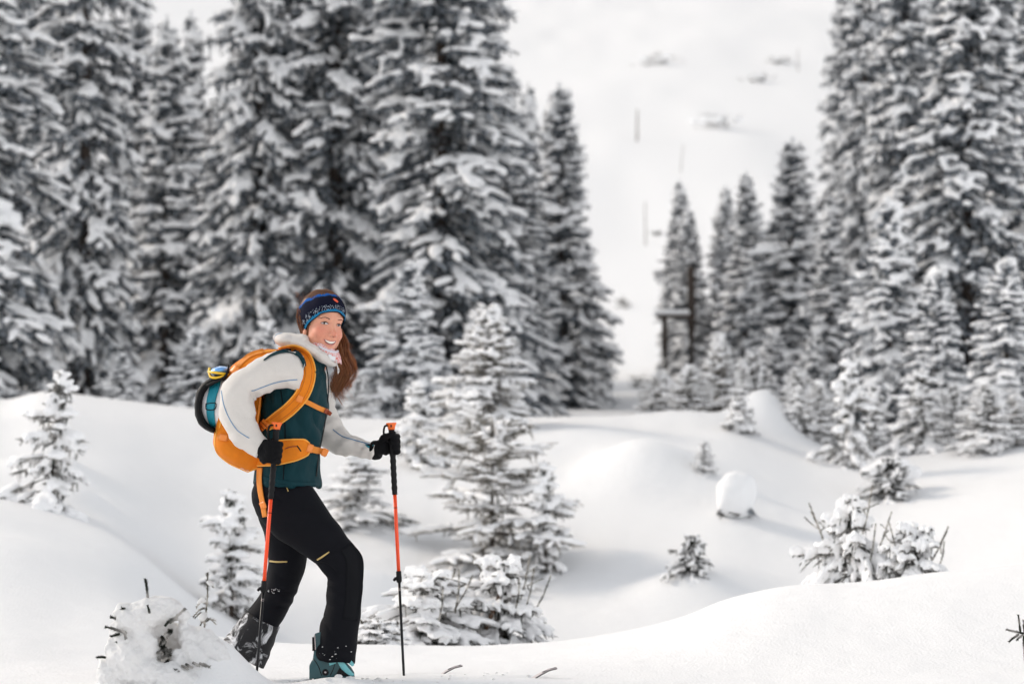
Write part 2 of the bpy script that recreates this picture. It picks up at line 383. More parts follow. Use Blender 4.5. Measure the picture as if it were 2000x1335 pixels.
    # needles: narrow triangles standing off the twig, mostly sideways and down
    cnt = np.maximum(4, (nper * np.clip(Ln / ml, .4, 2.2)).astype(int)); idx = np.repeat(np.arange(K), cnt); n = len(idx)
    tt = rg.uniform(0, 1.02, n); ang = rg.uniform(0, 6.283, n)
    out = S[idx] * np.cos(ang)[:, None] + N[idx] * np.sin(ang)[:, None]
    dr = out * .8 + Dn[idx] * rg.uniform(.35, .9, n)[:, None]
    dr[:, 2] = np.where(dr[:, 2] > .15, -.5 * dr[:, 2], dr[:, 2]) - .12; dr /= np.linalg.norm(dr, axis=1)[:, None]
    c = A[idx] + D[idx] * tt[:, None]; ln = nlen * rg.uniform(.6, 1.25, n) * (1.1 - .4 * tt)
    wv = np.cross(dr, rg.normal(0, 1, (n, 3))); wv /= np.linalg.norm(wv, axis=1)[:, None] + 1e-9
    W = np.stack([c - wv * nwid * .5, c + wv * nwid * .5, c + dr * ln[:, None]], 1).reshape(-1, 3)
    nd.add(W, np.arange(3 * n).reshape(-1, 3))
    # snow lying along the twigs
    ii = np.where((rg.random(K) < SPb * snow) & (Dn[:, 2] < .8))[0]
    st = rg.uniform(.45, .65, len(ii)); r = srad * rg.uniform(.6, 1.1, len(ii)) * np.clip(.6 + .4 * Ln[ii] / ml, .5, 1.2)
    C = A[ii] + D[ii] * st[:, None]; C[:, 2] += r * .55 + core * .5
    rad = C[:, :2] / (np.linalg.norm(C[:, :2], axis=1)[:, None] + .05); C[:, :2] += rad * (r * wrap)[:, None]
    Ax = D[ii] * (cover * rg.uniform(.7, 1.1, len(ii)))[:, None]
    C2 = np.concatenate([C, np.array(sC).reshape(-1, 3)]); A2 = np.concatenate([Ax, np.array(sA).reshape(-1, 3)]); R2 = np.concatenate([r, np.array(sR).reshape(-1)])
    R2 = np.maximum(R2, voxel * 1.15)
    sb = MB(); blobs(sb, C2, A2, R2)
    sme = remesh(sb.mesh('s'), voxel, 2, 'snow_load')
    V = get_co(sme); Nn = get_no(sme); q = V / (srad * 1.3)
    w = np.sin(q[:, 0] * 1.7 + np.sin(q[:, 1] * 2.3)) * np.sin(q[:, 1] * 1.9 + np.sin(q[:, 2] * 2.1)) * np.sin(q[:, 2] * 1.8 + q[:, 0])
    set_co(sme, V + Nn * (w * srad * .22)[:, None])
    return tr.mesh('trunk'), nd.mesh('crown', False), sme
PROTO = {}
def proto(key, needle, snowm, **kw):
    t, n, s = spruce_meshes(**kw)
    t.materials.append(M['bark']); n.materials.append(M[needle]); s.materials.append(M[snowm])
    PROTO[key] = (t, n, s, kw['H'], kw['R']); print(key, len(t.polygons), len(n.polygons), len(s.polygons))
def plant_tree(key, px, Y, label, H=None, W=None, top=None, rz=None, group=None, name='spruce_tree', cat='spruce', sink=.05, tilt=0):
    t, n, s, H0, R0 = PROTO[key]
    x = (px - 1000) / FPX * Y; z = gz(x, Y) - sink
    if H is None: H = zpy(top, Y) - z
    if W is None: W = 2 * R0 * H / H0
    o = empty(name, (x, Y, z)); o.scale = (W / (2 * R0), W / (2 * R0), H / H0)
    o.rotation_euler = (0, tilt, rz if rz is not None else random.Random(int(px * 7 + Y * 13)).uniform(0, 6.28))
    tag(o, label, cat, group)
    for nm, me in (('trunk', t), ('crown', n), ('snow_load', s)): obj(nm, me, None, o)
    return o
big = dict(lvl=.205, per=8, twigs=9, nlen=.11, nwid=.026, nper=9, srad=.062, voxel=.033, droop=.66, taper=.62, base=.01, pillow=.30, core=.016, tipup=.35, snow=1.0, wrap=.75, whorl=.15, inner=3, hang=6, hlen=.20, cover=.30, tl=.32, tws=.62, bare=.35)
for kx, sd in (('A', 1), ('B', 2), ('C', 3)): proto(kx, 'needle', 'snow_tree', seed=sd, H=11.0, R=1.40, **big)
nar = dict(lvl=.17, per=7, twigs=8, nlen=.09, nwid=.024, nper=9, srad=.054, voxel=.030, droop=.62, taper=.55, base=.01, pillow=.3, core=.014, tipup=.35, snow=1.0, wrap=.7, whorl=.2, inner=3, hang=5, hlen=.24, cover=.32, tl=.36, tws=.65, bare=.4)
for kx, sd in (('D', 11), ('E', 12)): proto(kx, 'needle', 'snow_tree', seed=sd, H=7.0, R=.80, **nar)
med = dict(lvl=.16, per=7, twigs=9, nlen=.07, nwid=.016, nper=10, srad=.046, voxel=.022, droop=.6, taper=.8, base=.03, pillow=.6, core=.014, tipup=.4, whorl=.5, inner=2, hang=2, wrap=.6, snow=1.0, hlen=.25, tws=.75, cover=.36)
for kx, sd in (('F', 21), ('G', 22)): proto(kx, 'needle', 'snow_tree', seed=sd, H=3.4, R=.85, **med)
sml = dict(lvl=.095, per=7, twigs=11, nlen=.030, nwid=.006, nper=18, srad=.028, voxel=.0125, droop=.38, taper=.70, base=.05, pillow=.7, core=.008, whorl=.75, inner=2, hang=2, hlen=.25, ragged=.4, wrap=.3, up=.6)
for kx, sd in (('H', 31), ('I', 32)): proto(kx, 'needle_frost', 'snow_tree', seed=sd, H=1.4, R=.60, bare=.75, **sml)
bsh = dict(lvl=.060, per=7, twigs=11, nlen=.030, nwid=.006, nper=16, srad=.030, voxel=.0125, droop=.42, taper=.50, base=.02, pillow=.8, core=.008, whorl=.3, inner=2, hang=2, hlen=.25, ragged=.55, wrap=.3, up=.35, tipup=.6, bare=.6)
for kx, sd in (('J', 41), ('K', 42)): proto(kx, 'needle_frost', 'snow_tree', seed=sd, H=.62, R=.56, **bsh)
irr = dict(lvl=.135, per=5, twigs=8, nlen=.034, nwid=.007, nper=18, srad=.040, voxel=.015, droop=.55, taper=.62, base=.05, pillow=1.0, core=.009, whorl=.5, inner=3, hang=3, hlen=.30, ragged=.55, wrap=.35, up=.6, bare=.25, tws=.7)
for kx, sd in (('L', 51), ('N', 53)): proto(kx, 'needle_frost', 'snow_tree', seed=sd, H=1.25, R=.42, **irr)
shg = dict(lvl=.125, per=6, twigs=12, nlen=.034, nwid=.006, nper=20, srad=.027, voxel=.0125, droop=.30, taper=.45, base=.05, pillow=.5, core=.008, whorl=.7, inner=3, hang=2, hlen=.22, ragged=.60, wrap=.3, up=.7, tipup=.9, bare=.5, tws=.8)
proto('P', 'needle_pale', 'snow_tree', seed=61, H=1.25, R=.62, **shg)
t_, n_, s_ = spruce_meshes(seed=33, H=1.4, R=.60, bare=.75, **sml); t_.materials.append(M['bark']); n_.materials.append(M['needle_pale']); s_.materials.append(M['snow_tree']); PROTO['Q'] = (t_, n_, s_, 1.4, .60)
M['needle_dark'] = needle_mat('needles_dark', (.012, .014, .011), (.22, .21, .19), .12, 16)
t_, n_, s_ = spruce_meshes(seed=44, H=.62, R=.56, **dict(bsh, snow=.55, pillow=.4, tws=.5)); t_.materials.append(M['bark']); n_.materials.append(M['needle_dark']); s_.materials.append(M['snow_tree']); PROTO['R'] = (t_, n_, s_, .62, .56)

def hit(px, py, y0=9.0, y1=320.0):
    """first ground point seen under a photograph pixel"""
    ys_ = np.concatenate([np.arange(y0, 34, .04), np.arange(34, y1, .25)]); a = (px - 1000) / FPX; b = (667.5 - py) / FPX; dy = CP - b * SP
    z = CAM_Z + (SP + b * CP) * ys_ / dy; x = a * ys_ / dy; g = ground_z(x, ys_); k = np.where(z <= g)[0]
    k = k[0] if len(k) else len(ys_) - 1
    return float(x[k]), float(ys_[k]), float(g[k])
def plant_at(key, px, py_base, label, top, Wpx, **kw):
    """stand a small plant where its foot shows in the photograph"""
    x, Y, z = hit(px, py_base); return plant_tree(key, 1000 + FPX * x / Y, Y, label, H=max(.12, zpy(top, Y) - z + kw.pop('extra', 0)), W=1.12 * Wpx * Y / FPX, **kw)
forest = 'spruces of the forest edge'; back = 'background spruces filling the forest'
T = plant_tree
# left forest edge, the trees in front
T('A', -70, 33, 'big snow laden spruce cut off by the left edge of the photo', H=11, W=3.1, group=forest)
T('B', 165, 36, 'tall spruce with heavy drooping white boughs above the small fir at the left', H=11.5, W=2.25, group=forest)
T('D', 318, 45, 'slim spruce in the gap left of centre, the middle and lower of three peaks', top=38, W=1.9, group=forest)
T('E', 268, 47, 'slim spruce in the left gap, the leftmost of three peaks', top=0, W=1.8, group=forest)
T('D', 366, 49, 'slim spruce in the left gap, the rightmost of three peaks', top=28, W=1.6, group=forest)
T('C', 500, 38, 'tall dark spruce rising above the orange backpack', H=12, W=2.3, group=forest)
T('A', 655, 38, 'tall spruce directly behind the skier and her headband', H=12, W=2.8, group=forest, rz=1.0)
T('B', 860, 36.5, 'broadest snow covered spruce, right of the skier, its top out of the photo', H=11, W=3.1, group=forest, rz=2.2)
T('E', 1095, 50, 'pointed spruce alone at the left side of the open ski run', top=165, W=2.0, group=forest)
T('D', 1036, 55, 'thin spruce tip just left of the pointed spruce by the ski run', top=168, W=1.5, group=forest)
T('C', 985, 43, 'spruce filling the gap between the broadest spruce and the pointed spruce', top=170, W=2.2, group=forest)
for k, (px, Y, H, lb) in enumerate(((40, 44, 11, 'spruce half hidden between the left edge spruce and the tall drooping one'), (95, 52, 12, 'far spruce showing through left of the tall drooping spruce'), (425, 46, 6.2, 'shaded spruce half hidden between the three peaks and the dark spruce'), (575, 47, 12, 'shaded spruce half hidden in the gap above the skier'), (740, 46, 12, 'shaded spruce half hidden left of the broadest spruce'), (930, 52, 10.5, 'far spruce half hidden right of the broadest spruce'))):
    T('ABCDE'[k % 3], px, Y, lb, H=H, W=2.6, group=back)
for k, (px, Y, H, lb) in enumerate(((575, 58, 13, 'farthest spruce filling the dark gap above the skier'), (700, 60, 13, 'farthest spruce filling the dark gap left of the broadest spruce'))):
    T('CA'[k], px, Y, lb, H=H, W=2.6, group=back)
# smaller firs before the left forest
T('F', 800, 31, 'medium white fir before the broadest spruce, right of her face', top=515, W=1.5)
T('G', 520, 30, 'small pale fir showing above the backpack and hood', top=625, W=1.1)
T('G', 380, 31.5, 'low bushy fir at the forest foot left of the backpack', top=640, W=1.2)
T('F', 240, 31, 'low snowy fir at the foot of the forest, right of the small fir', top=690, W=.9)
T('H', 700, 29, 'small rimed fir between her hair and the planted pole', top=730, W=.55)
plant_at('Q', 955, 835, 'bright medium fir behind the planted pole, the upper of two stacked firs', 590, 205)
plant_at('L', 815, 912, 'small fir right behind the planted pole grip', 742, 115)
plant_at('P', 962, 1095, 'broad shaggy fir in the hollow, the lower of two stacked firs', 808, 275, rz=.6)
plant_at('N', 1065, 1120, 'young fir leaning out at the right side of the broad shaggy fir', 900, 120)
plant_at('N', 700, 1022, 'squat fir in the hollow between her thigh and the planted pole', 880, 190)
plant_at('N', 452, 1205, 'small fir in the hollow left of her near pole', 955, 185, rz=2)
plant_at('L', 95, 985, 'little fir with a snow cushion standing alone on the left bank', 722, 150, tilt=-.10)
# right side
T('D', 1325, 62, 'slender dark spruce at the right side of the ski run, tallest of the first pair', top=355, W=1.25)
T('E', 1347, 60, 'slender dark spruce with rounder top close behind the wooden stand', top=408, W=1.35)
T('E', 1420, 60, 'slender spruce in the middle right, shorter of the second pair', top=365, W=1.25)
T('D', 1457, 58, 'slender spruce in the middle right, taller of the second pair', top=338, W=1.45)
T('E', 1548, 49, 'stout spruce with a blunt top before the right forest', top=272, W=2.0)
T('D', 1622, 46, 'narrow spruce squeezed between the blunt spruce and the right forest', top=385, W=1.1)
T('C', 1690, 53, 'tall spruce forming the left edge of the right forest', H=12.5, W=1.75, group=forest)
T('B', 1765, 46, 'tall spruce second from the left edge of the right forest', H=12, W=2.2, group=forest)
T('A', 1895, 35, 'big near spruce with drooping laden boughs at the right', H=9.5, W=2.5, group=forest, rz=3.0)
T('C', 2030, 38, 'big spruce cut off by the right edge of the photo', H=12, W=2.6, group=forest)
for k, (px, Y, H, lb) in enumerate(((1840, 56, 13, 'tall spruce half hidden just left of the big near spruce'), (1950, 50, 13, 'dark tall spruce half hidden behind the right side of the big near spruce'), (1720, 64, 14, 'far tall spruce deep behind the left edge of the right forest'), (2080, 48, 12, 'tall spruce beyond the right edge of the photo, behind the cut off spruce'), (1662, 66, 13, 'farthest tall spruce peeping out at the left edge of the right forest'))):
    T('BCA'[k % 3], px, Y, lb, H=H, W=2.2, group=back)
T('F', 1738, 31, 'full white fir in front of the right forest, layered in tiers', top=395, W=1.75)
T('G', 1830, 30, 'white fir close against the right side of the tiered fir', top=520, W=1.2)
T('G', 1965, 28.5, 'snowy fir at the right edge below the big near spruce', top=500, W=1.3)
T('F', 1590, 37, 'loaded fir with a thick snow cushion right of the snow pile', top=640, W=1.0)
T('G', 1510, 40, 'mid sized fir with sloping white boughs below the blunt spruce', top=640, W=1.3)
plant_at('N', 1655, 912, 'low fir with downward boughs at the foot of the right forest', 700, 110)
plant_at('L', 1800, 880, 'small laden fir on the right bank below the right forest', 720, 120)
plant_at('H', 1930, 880, 'small fir half buried at the right edge of the bank', 740, 130)
for px, Y, tp, W, lb in ((1405, 33, 655, .85, 'pale rimed fir behind the ridge, tallest of its row'), (1290, 34, 725, .9, 'pale rimed bush behind the ridge, leftmost of its row'), (1345, 32, 715, .9, 'pale rimed fir behind the ridge, left of the tallest of its row'),
                         (1470, 31.5, 690, .8, 'pale rimed fir behind the snow pile on the ridge'), (1560, 31, 720, .8, 'pale bush with a snow lump right of the snow pile')):
    T('Q' if W > .82 else 'H', px, Y, lb, top=tp, W=W * 1.15)
plant_at('K', 1442, 842, 'small round rimed bush on the ridge beside the snow pile', 770, 75)
plant_at('R', 1740, 975, 'low dark bush under a thick snow hood on the right bank', 880, 110, sink=.10)
plant_at('R', 1352, 1118, 'dark round bush poking out of the mound in the hollow', 1022, 85, sink=.12)
plant_at('H', 1375, 925, 'thin sapling with a bare forked tip in the hollow', 850, 48)
for key, px, py, tp, w, lb in (('Q', 1600, 862, 735, 90, 'small white fir on the bank under the narrow squeezed spruce'), ('N', 1708, 880, 745, 95, 'small white fir tucked under the tiered fir'), ('H', 1862, 872, 742, 100, 'small white fir on the bank under the big near spruce'), ('Q', 1985, 868, 760, 95, 'small white fir at the very right edge of the bank'), ('L', 1560, 838, 748, 70, 'small white fir just right of the snow pile')):
    plant_at(key, px, py, lb, tp, w)
# ------------------------------------------------------------------ the skier
from mathutils.bvhtree import BVHTree
PY = 10.4
MPX = PY / FPX
def Pm(px, py, d=0.0): return at(px, py, PY + d)
CAMP = np.array([0, 0, CAM_Z])
def wobj(name, me, mat, parent):
    """object whose mesh is written in world coordinates, hung under a thing or a part"""
    o = obj(name, me, mat, parent)
    if parent is not None and parent.type == 'EMPTY': o.matrix_parent_inverse = Matrix.Translation(-Vector(parent.location))
    return o
def bvh_of(*mes):
    V = []; F = []; n = 0
    for me in mes:
        v = get_co(me); V += v.tolist(); me.calc_loop_triangles(); t = np.empty(len(me.loop_triangles) * 3, dtype=np.int32); me.loop_triangles.foreach_get('vertices', t)
        F += (t.reshape(-1, 3) + n).tolist(); n += len(v)
    return BVHTree.FromPolygons(V, F, all_triangles=True)
def cast(bvh, px, py):
    d = Vector(at(px, py, PY) - CAMP).normalized()
    h, nrm, _, dist = bvh.ray_cast(Vector(CAMP), d)
    return dist if h is not None else None
def shell_on(bvh, line, widths, off=.002, thick=.004, across=5, n=24, crown=0.0, depth=None, smoothit=2):
    """strap lying on a surface: centre line and widths in photograph pixels, real thickness; returns an MB"""
    L = spline(np.array(line, dtype=float), n); wd = np.interp(np.linspace(0, 1, n), np.linspace(0, 1, len(widths)), widths)
    T = np.gradient(L, axis=0); T /= np.linalg.norm(T, axis=1)[:, None]; Nn = np.stack([-T[:, 1], T[:, 0]], -1)
    s = np.linspace(-.5, .5, across)
    G = L[:, None, :] + Nn[:, None, :] * (s[None, :, None] * wd[:, None, None])
    D = np.full(G.shape[:2], np.nan)
    for a in range(n):
        for b in range(across):
            r = cast(bvh, *G[a, b])
            if r is not None: D[a, b] = r
    if depth is not None: D = np.where(np.isnan(D), depth, D)
    med = np.nanmedian(D)
    for a in range(n):
        row = D[a]; good = ~np.isnan(row)
        if good.any(): D[a] = np.interp(np.arange(across), np.where(good)[0], row[good])
    good = ~np.isnan(D[:, 0])
    if good.any() and not good.all():
        for b in range(across): D[:, b] = np.interp(np.arange(n), np.where(good)[0], D[good, b])
    D = np.where(np.isnan(D), med, D)
    D = np.minimum(D, D[:, across // 2][:, None] + .02)
    for _ in range(smoothit):
        D[1:-1] = np.minimum(D[1:-1], .25 * D[:-2] + .5 * D[1:-1] + .25 * D[2:])
    V0 = []; V1 = []
    for a in range(n):
        for b in range(across):
            d = at(G[a, b, 0], G[a, b, 1], PY) - CAMP; d /= np.linalg.norm(d)
            cr = crown * (1 - (2 * s[b]) ** 2)
            V0.append(CAMP + d * (D[a, b] - off - thick - cr)); V1.append(CAMP + d * (D[a, b] - off + .004))
    N2 = n * across; i = np.arange(n - 1)[:, None] * across; j = np.arange(across - 1)[None, :]
    Q = np.stack([i + j, i + j + 1, i + across + j + 1, i + across + j], -1).reshape(-1, 4)
    rim = list(range(across)) + [across * k + across - 1 for k in range(1, n)] + [N2 - 1 - k for k in range(1, across)] + [across * k for k in range(n - 2, 0, -1)]
    rim = np.array(rim); r2 = np.roll(rim, -1)
    R = np.stack([rim, rim + N2, r2 + N2, r2], -1)
    mb = MB(); mb.add(np.array(V0 + V1), None, np.concatenate([Q, Q[:, ::-1] + N2, R])); mb.top = np.array(V0).reshape(n, across, 3)
    return mb
def folds(me, amp, scale, seed=0, mask=None, axis=(1, 1, 1)):
    V = get_co(me); N = get_no(me); q = V * np.asarray(axis) / scale + seed * 3.1
    w = np.sin(q[:, 0] * 2.1 + 1.3 * np.sin(q[:, 2] * 1.7 + q[:, 1])) + np.sin(q[:, 2] * 2.9 + 1.5 * np.sin(q[:, 0] * 2.3)) + .6 * np.sin(q[:, 1] * 3.7 + q[:, 2] * 2.2)
    w = w / 2.6 * amp
    if mask is not None: w = w * mask(V)
    set_co(me, V + N * w[:, None])
def creases(me, amp, scale, direction, seed=0, focus=()):
    """sharp-edged cloth creases running across a direction, gathered round the focus points (point, reach)"""
    V = get_co(me); N = get_no(me); d = np.asarray(direction, dtype=float); d /= np.linalg.norm(d); e = np.cross(d, [.3, .8, .2]); e /= np.linalg.norm(e)
    u = V @ d / scale + seed; v = V @ e / scale; f = np.cross(d, e); w_ = V @ f / scale
    ph = u * 3.1 + 1.1 * np.sin(v * .9 + seed) + .8 * np.sin(w_ * 1.3 + 2 * seed) + .5 * np.sin(u * 1.7 + v * 2.1)
    r = 1 - np.sqrt(np.abs(np.sin(ph)) + .004) * 1.6
    fade = .5 + .5 * np.sin(v * 1.9 + 1.7 * np.sin(w_ + seed) + seed * 2)
    m = np.zeros(len(V)) if len(focus) else np.ones(len(V))
    for c, reach in focus: m = np.maximum(m, np.exp(-(np.linalg.norm(V - c, axis=1) / reach) ** 2))
    set_co(me, V - N * (amp * np.clip(r, -.6, 1) * fade * m)[:, None])
def box_uv(c, ax, ay, az):
    """eight corners of an oriented box from half-axis vectors, with slightly drawn-in corners"""
    S = np.array([[x, y, z] for x in (-1, 1) for y in (-1, 1) for z in (-1, 1)], dtype=float)
    return np.asarray(c) + S @ np.stack([ax, ay, az])
BOXQ = np.array([[0, 1, 3, 2], [4, 6, 7, 5], [0, 4, 5, 1], [2, 3, 7, 6], [0, 2, 6, 4], [1, 5, 7, 3]])
def bevel_mesh(mb, w, name, seg=2):
    me = mb.mesh(name, False); bm = bmesh.new(); bm.from_mesh(me)
    bmesh.ops.recalc_face_normals(bm, faces=bm.faces)
    bmesh.ops.bevel(bm, geom=[e for e in bm.edges if e.calc_face_angle(0) > .6], offset=w, segments=seg, affect='EDGES', profile=.5)
    bm.to_mesh(me); bm.free()
    me.polygons.foreach_set('use_smooth', np.ones(len(me.polygons), dtype=bool)); return me
X3, Y3, Z3 = np.eye(3)

# --- cloth and gear materials
M['vest'] = simple('vest_softshell', (.002, .031, .040), .6, bump=.25, bscale=500, var=.3, vscale=6, spec=.15)
M['fleece'] = simple('off_white_fleece', (.72, .68, .64), .9, bump=.5, bscale=300, var=.10, vscale=9, sheen=.3)
M['fleece_seam'] = simple('blue_flat_seam', (.17, .30, .48), .7, bump=.5, bscale=700)
M['trousers'] = simple('black_stretch_cloth', (.0038, .0042, .0068), .75, bump=.2, bscale=500, var=.3, vscale=7, spec=.14)
M['knee'] = simple('black_reinforced_cloth', (.0035, .004, .006), .7, bump=.3, bscale=300, var=.2, spec=.15)
M['gold'] = simple('pale_gold_tape', (.50, .36, .13), .5, bump=.3, bscale=400)
M['orange'] = simple('orange_pack_cloth', (.80, .225, .008), .7, bump=.5, bscale=480, var=.22, vscale=10, spec=.3)
M['orange_edge'] = simple('light_orange_piping', (.90, .40, .05), .55, bump=.2, bscale=500)
M['orange_strap'] = simple('orange_webbing', (.84, .27, .025), .6, bump=.5, bscale=900)
M['orange_plastic'] = simple('orange_buckle_plastic', (.82, .24, .03), .35)
M['rust'] = simple('rust_red_webbing', (.28, .045, .010), .6, bump=.4, bscale=700)
M['glove'] = simple('black_glove_knit', (.004, .004, .005), .8, bump=.5, bscale=300, spec=.15)
M['black'] = simple('black_rubber', (.005, .005, .006), .6, bump=.15, bscale=200, spec=.25)
M['pole_red'] = simple('orange_red_pole_lacquer', (.94, .075, .012), .4, coat=.1)
M['pole_cap'] = simple('bright_orange_pole_cap', (.92, .16, .02), .4)
M['pole_black'] = simple('anodised_black_pole', (.012, .012, .014), .3, metal=.6)
M['boot'] = simple('dark_teal_boot_shell', (.006, .058, .070), .4, var=.3, vscale=12, coat=.2)
M['boot_light'] = simple('light_teal_buckle', (.16, .48, .52), .3)
M['white_shell'] = simple('white_helmet_shell', (.78, .76, .78), .25, coat=.4)
M['teal_strap'] = simple('turquoise_strap', (.004, .24, .33), .6, bump=.4, bscale=500, var=.35, vscale=45)
M['yellow'] = simple('yellow_goggle_frame', (.82, .52, .03), .35)
M['lens'] = simple('blue_mirror_lens', (.16, .42, .85), .12, metal=.3, coat=.6)
M['ski'] = simple('dark_ski_topsheet', (.03, .025, .025), .4, var=.4, vscale=30)
M['ski_edge'] = simple('steel_ski_edge', (.55, .48, .48), .35, metal=.8)
M['teeth'] = simple('teeth', (.82, .78, .71), .3)
M['lips'] = simple('lips', (.60, .235, .19), .35)
M['mouth'] = simple('mouth_dark', (.16, .03, .025), .6)
M['brow'] = simple('brown_brow_hair', (.075, .032, .018), .8)
M['lid'] = simple('lower_lid_skin', (.50, .22, .17), .6)
M['eye_white'] = simple('eye_white', (.62, .59, .58), .2)
M['iris'] = simple('grey_green_iris', (.028, .038, .038), .15)
M['pupil'] = simple('black_pupil', (.004, .004, .004), .1)
def skin_mat():
    m, nt, b = mat_new('skin'); N, L = nt.nodes, nt.links
    b.inputs['Roughness'].default_value = .48; b.inputs['Specular IOR Level'].default_value = .35
    b.inputs['Subsurface Weight'].default_value = .25; b.inputs['Subsurface Radius'].default_value = (1, .4, .25); b.inputs['Subsurface Scale'].default_value = .008
    a = N.new('ShaderNodeAttribute'); a.attribute_name = 'tint'
    tc = N.new('ShaderNodeTexCoord'); n1 = N.new('ShaderNodeTexNoise'); n1.inputs['Scale'].default_value = 240; n1.inputs['Detail'].default_value = 3; L.new(tc.outputs['Object'], n1.inputs['Vector'])
    mx = N.new('ShaderNodeMix'); mx.data_type = 'RGBA'; mx.blend_type = 'MULTIPLY'; mx.inputs[0].default_value = .22; L.new(a.outputs['Color'], mx.inputs[6])
    rp = N.new('ShaderNodeValToRGB'); rp.color_ramp.elements[0].position = .3; rp.color_ramp.elements[0].color = (.72, .58, .52, 1); rp.color_ramp.elements[1].position = .6; rp.color_ramp.elements[1].color = (1, 1, 1, 1)
    L.new(n1.outputs[0], rp.inputs[0]); L.new(rp.outputs[0], mx.inputs[7]); L.new(mx.outputs[2], b.inputs['Base Color'])
    bp = N.new('ShaderNodeBump'); bp.inputs['Strength'].default_value = .25; bp.inputs['Distance'].default_value = .002; n2 = N.new('ShaderNodeTexNoise'); n2.inputs['Scale'].default_value = 500; L.new(tc.outputs['Object'], n2.inputs['Vector']); L.new(n2.outputs[0], bp.inputs['Height']); L.new(bp.outputs[0], b.inputs['Normal'])
    return m
M['skin'] = skin_mat()
def hair_mat(name, c0, c1, tr=.45):
    m = bpy.data.materials.new(name); m.use_nodes = True; nt = m.node_tree; nt.nodes.clear(); N, L = nt.nodes, nt.links
    out = N.new('ShaderNodeOutputMaterial'); p = N.new('ShaderNodeBsdfPrincipled'); t = N.new('ShaderNodeBsdfTranslucent'); mx = N.new('ShaderNodeMixShader')
    tc = N.new('ShaderNodeTexCoord'); n = N.new('ShaderNodeTexNoise'); n.inputs['Scale'].default_value = 60; L.new(tc.outputs['Object'], n.inputs['Vector'])
    r = N.new('ShaderNodeMix'); r.data_type = 'RGBA'; r.inputs[6].default_value = (*c0, 1); r.inputs[7].default_value = (*c1, 1); L.new(n.outputs[0], r.inputs[0])
    p.inputs['Roughness'].default_value = .4; L.new(r.outputs[2], p.inputs['Base Color'])
    g = N.new('ShaderNodeMix'); g.data_type = 'RGBA'; g.inputs[0].default_value = .6; L.new(r.outputs[2], g.inputs[6]); g.inputs[7].default_value = (.75, .33, .12, 1); L.new(g.outputs[2], t.inputs['Color'])
    mx.inputs[0].default_value = tr; L.new(p.outputs[0], mx.inputs[1]); L.new(t.outputs[0], mx.inputs[2]); L.new(mx.outputs[0], out.inputs[0])
    return m
M['hair'] = hair_mat('auburn_hair', (.30, .120, .055), (.72, .37, .18), .55)
M['hair_dark'] = hair_mat('brown_hair', (.14, .065, .032), (.34, .17, .085), .45)

base = Pm(590, 1325); base[2] = gz(base[0], PY)
person = empty('person', base)
tag(person, 'smiling ski tourer in white sleeves, teal vest and black trousers, striding through powder', 'person')

# --- head: sculpted as a blend of ellipsoids, then traced outwards from the middle of the skull
HS = 1.13
YAW, PIT, ROLL = math.radians(34), math.radians(-2), math.radians(6)
HC = Pm(629.5, 633, .0)
def axes():
    f = np.array([math.sin(YAW) * math.cos(PIT), -math.cos(YAW) * math.cos(PIT), math.sin(PIT)])
    r = np.cross(f, Z3); r = -r / np.linalg.norm(r)            # towards image right when she faces the camera
    u = np.cross(f, r) * 1.0
    if u[2] < 0: u = -u
    # roll about the forward axis: image-right side lower
    r2 = r * math.cos(ROLL) - u * math.sin(ROLL); u2 = u * math.cos(ROLL) + r * math.sin(ROLL)
    return r2, f, u2
HR, HF, HU = axes()
def H2W(p): p = np.asarray(p, dtype=float) * HS; return HC + p[..., 0:1] * HR + p[..., 1:2] * HF + p[..., 2:3] * HU
def smin(a, b, k): h = np.clip(.5 + .5 * (b - a) / k, 0, 1); return b * (1 - h) + a * h - k * h * (1 - h)
def sd_ell(p, c, r):
    q = (p - np.asarray(c)) / np.asarray(r); k0 = np.linalg.norm(q, axis=-1); k1 = np.linalg.norm(q / np.asarray(r), axis=-1) + 1e-9
    return k0 * (k0 - 1) / k1
def sd_cap(p, a, b, ra, rb):
    a = np.asarray(a, dtype=float); b = np.asarray(b, dtype=float); ba = b - a; t = np.clip(((p - a) @ ba) / (ba @ ba), 0, 1)
    return np.linalg.norm(p - a - t[..., None] * ba, axis=-1) - (ra + (rb - ra) * t)
def head_sdf(p):
    d = sd_ell(p, (0, -.014, .036), (.074, .097, .086))
    d = smin(d, sd_ell(p, (0, .020, -.030), (.0595, .064, .080)), .020)
    d = smin(d, sd_ell(p, (0, .049, -.094), (.027, .028, .022)), .024)
    for s in (-1, 1):
        d = smin(d, sd_ell(p, (s * .035, .051, -.036), (.023, .023, .022)), .020)     # cheeks raised by the smile
        d = smin(d, sd_ell(p, (s * .043, .010, -.070), (.018, .035, .022)), .02)      # jaw
        d = smin(d, sd_cap(p, (s * .040, .066, .022), (s * .012, .077, .018), .009, .009), .012)
    d = smin(d, sd_cap(p, (0, .079, .004), (0, .0975, -.033), .0075, .0095), .012)
    d = smin(d, sd_ell(p, (0, .0985, -.037), (.0095, .009, .0085)), .006)
    for s in (-1, 1): d = smin(d, sd_ell(p, (s * .0115, .088, -.041), (.0075, .009, .0065)), .006)
    for s in (-1, 1): d = -smin(-d, sd_ell(p, (s * .031, .095, .001), (.0175, .0205, .0125)), .009)   # eye sockets
    for s in (-1, 1): d = -smin(-d, sd_cap(p, (s * .0185, .0885, -.040), (s * .0345, .0735, -.062), .0032, .0030), .008)
    d = smin(d, sd_cap(p, (0, -.02, -.06), (0, -.035, -.16), .050, .050), .02)          # neck
    return d
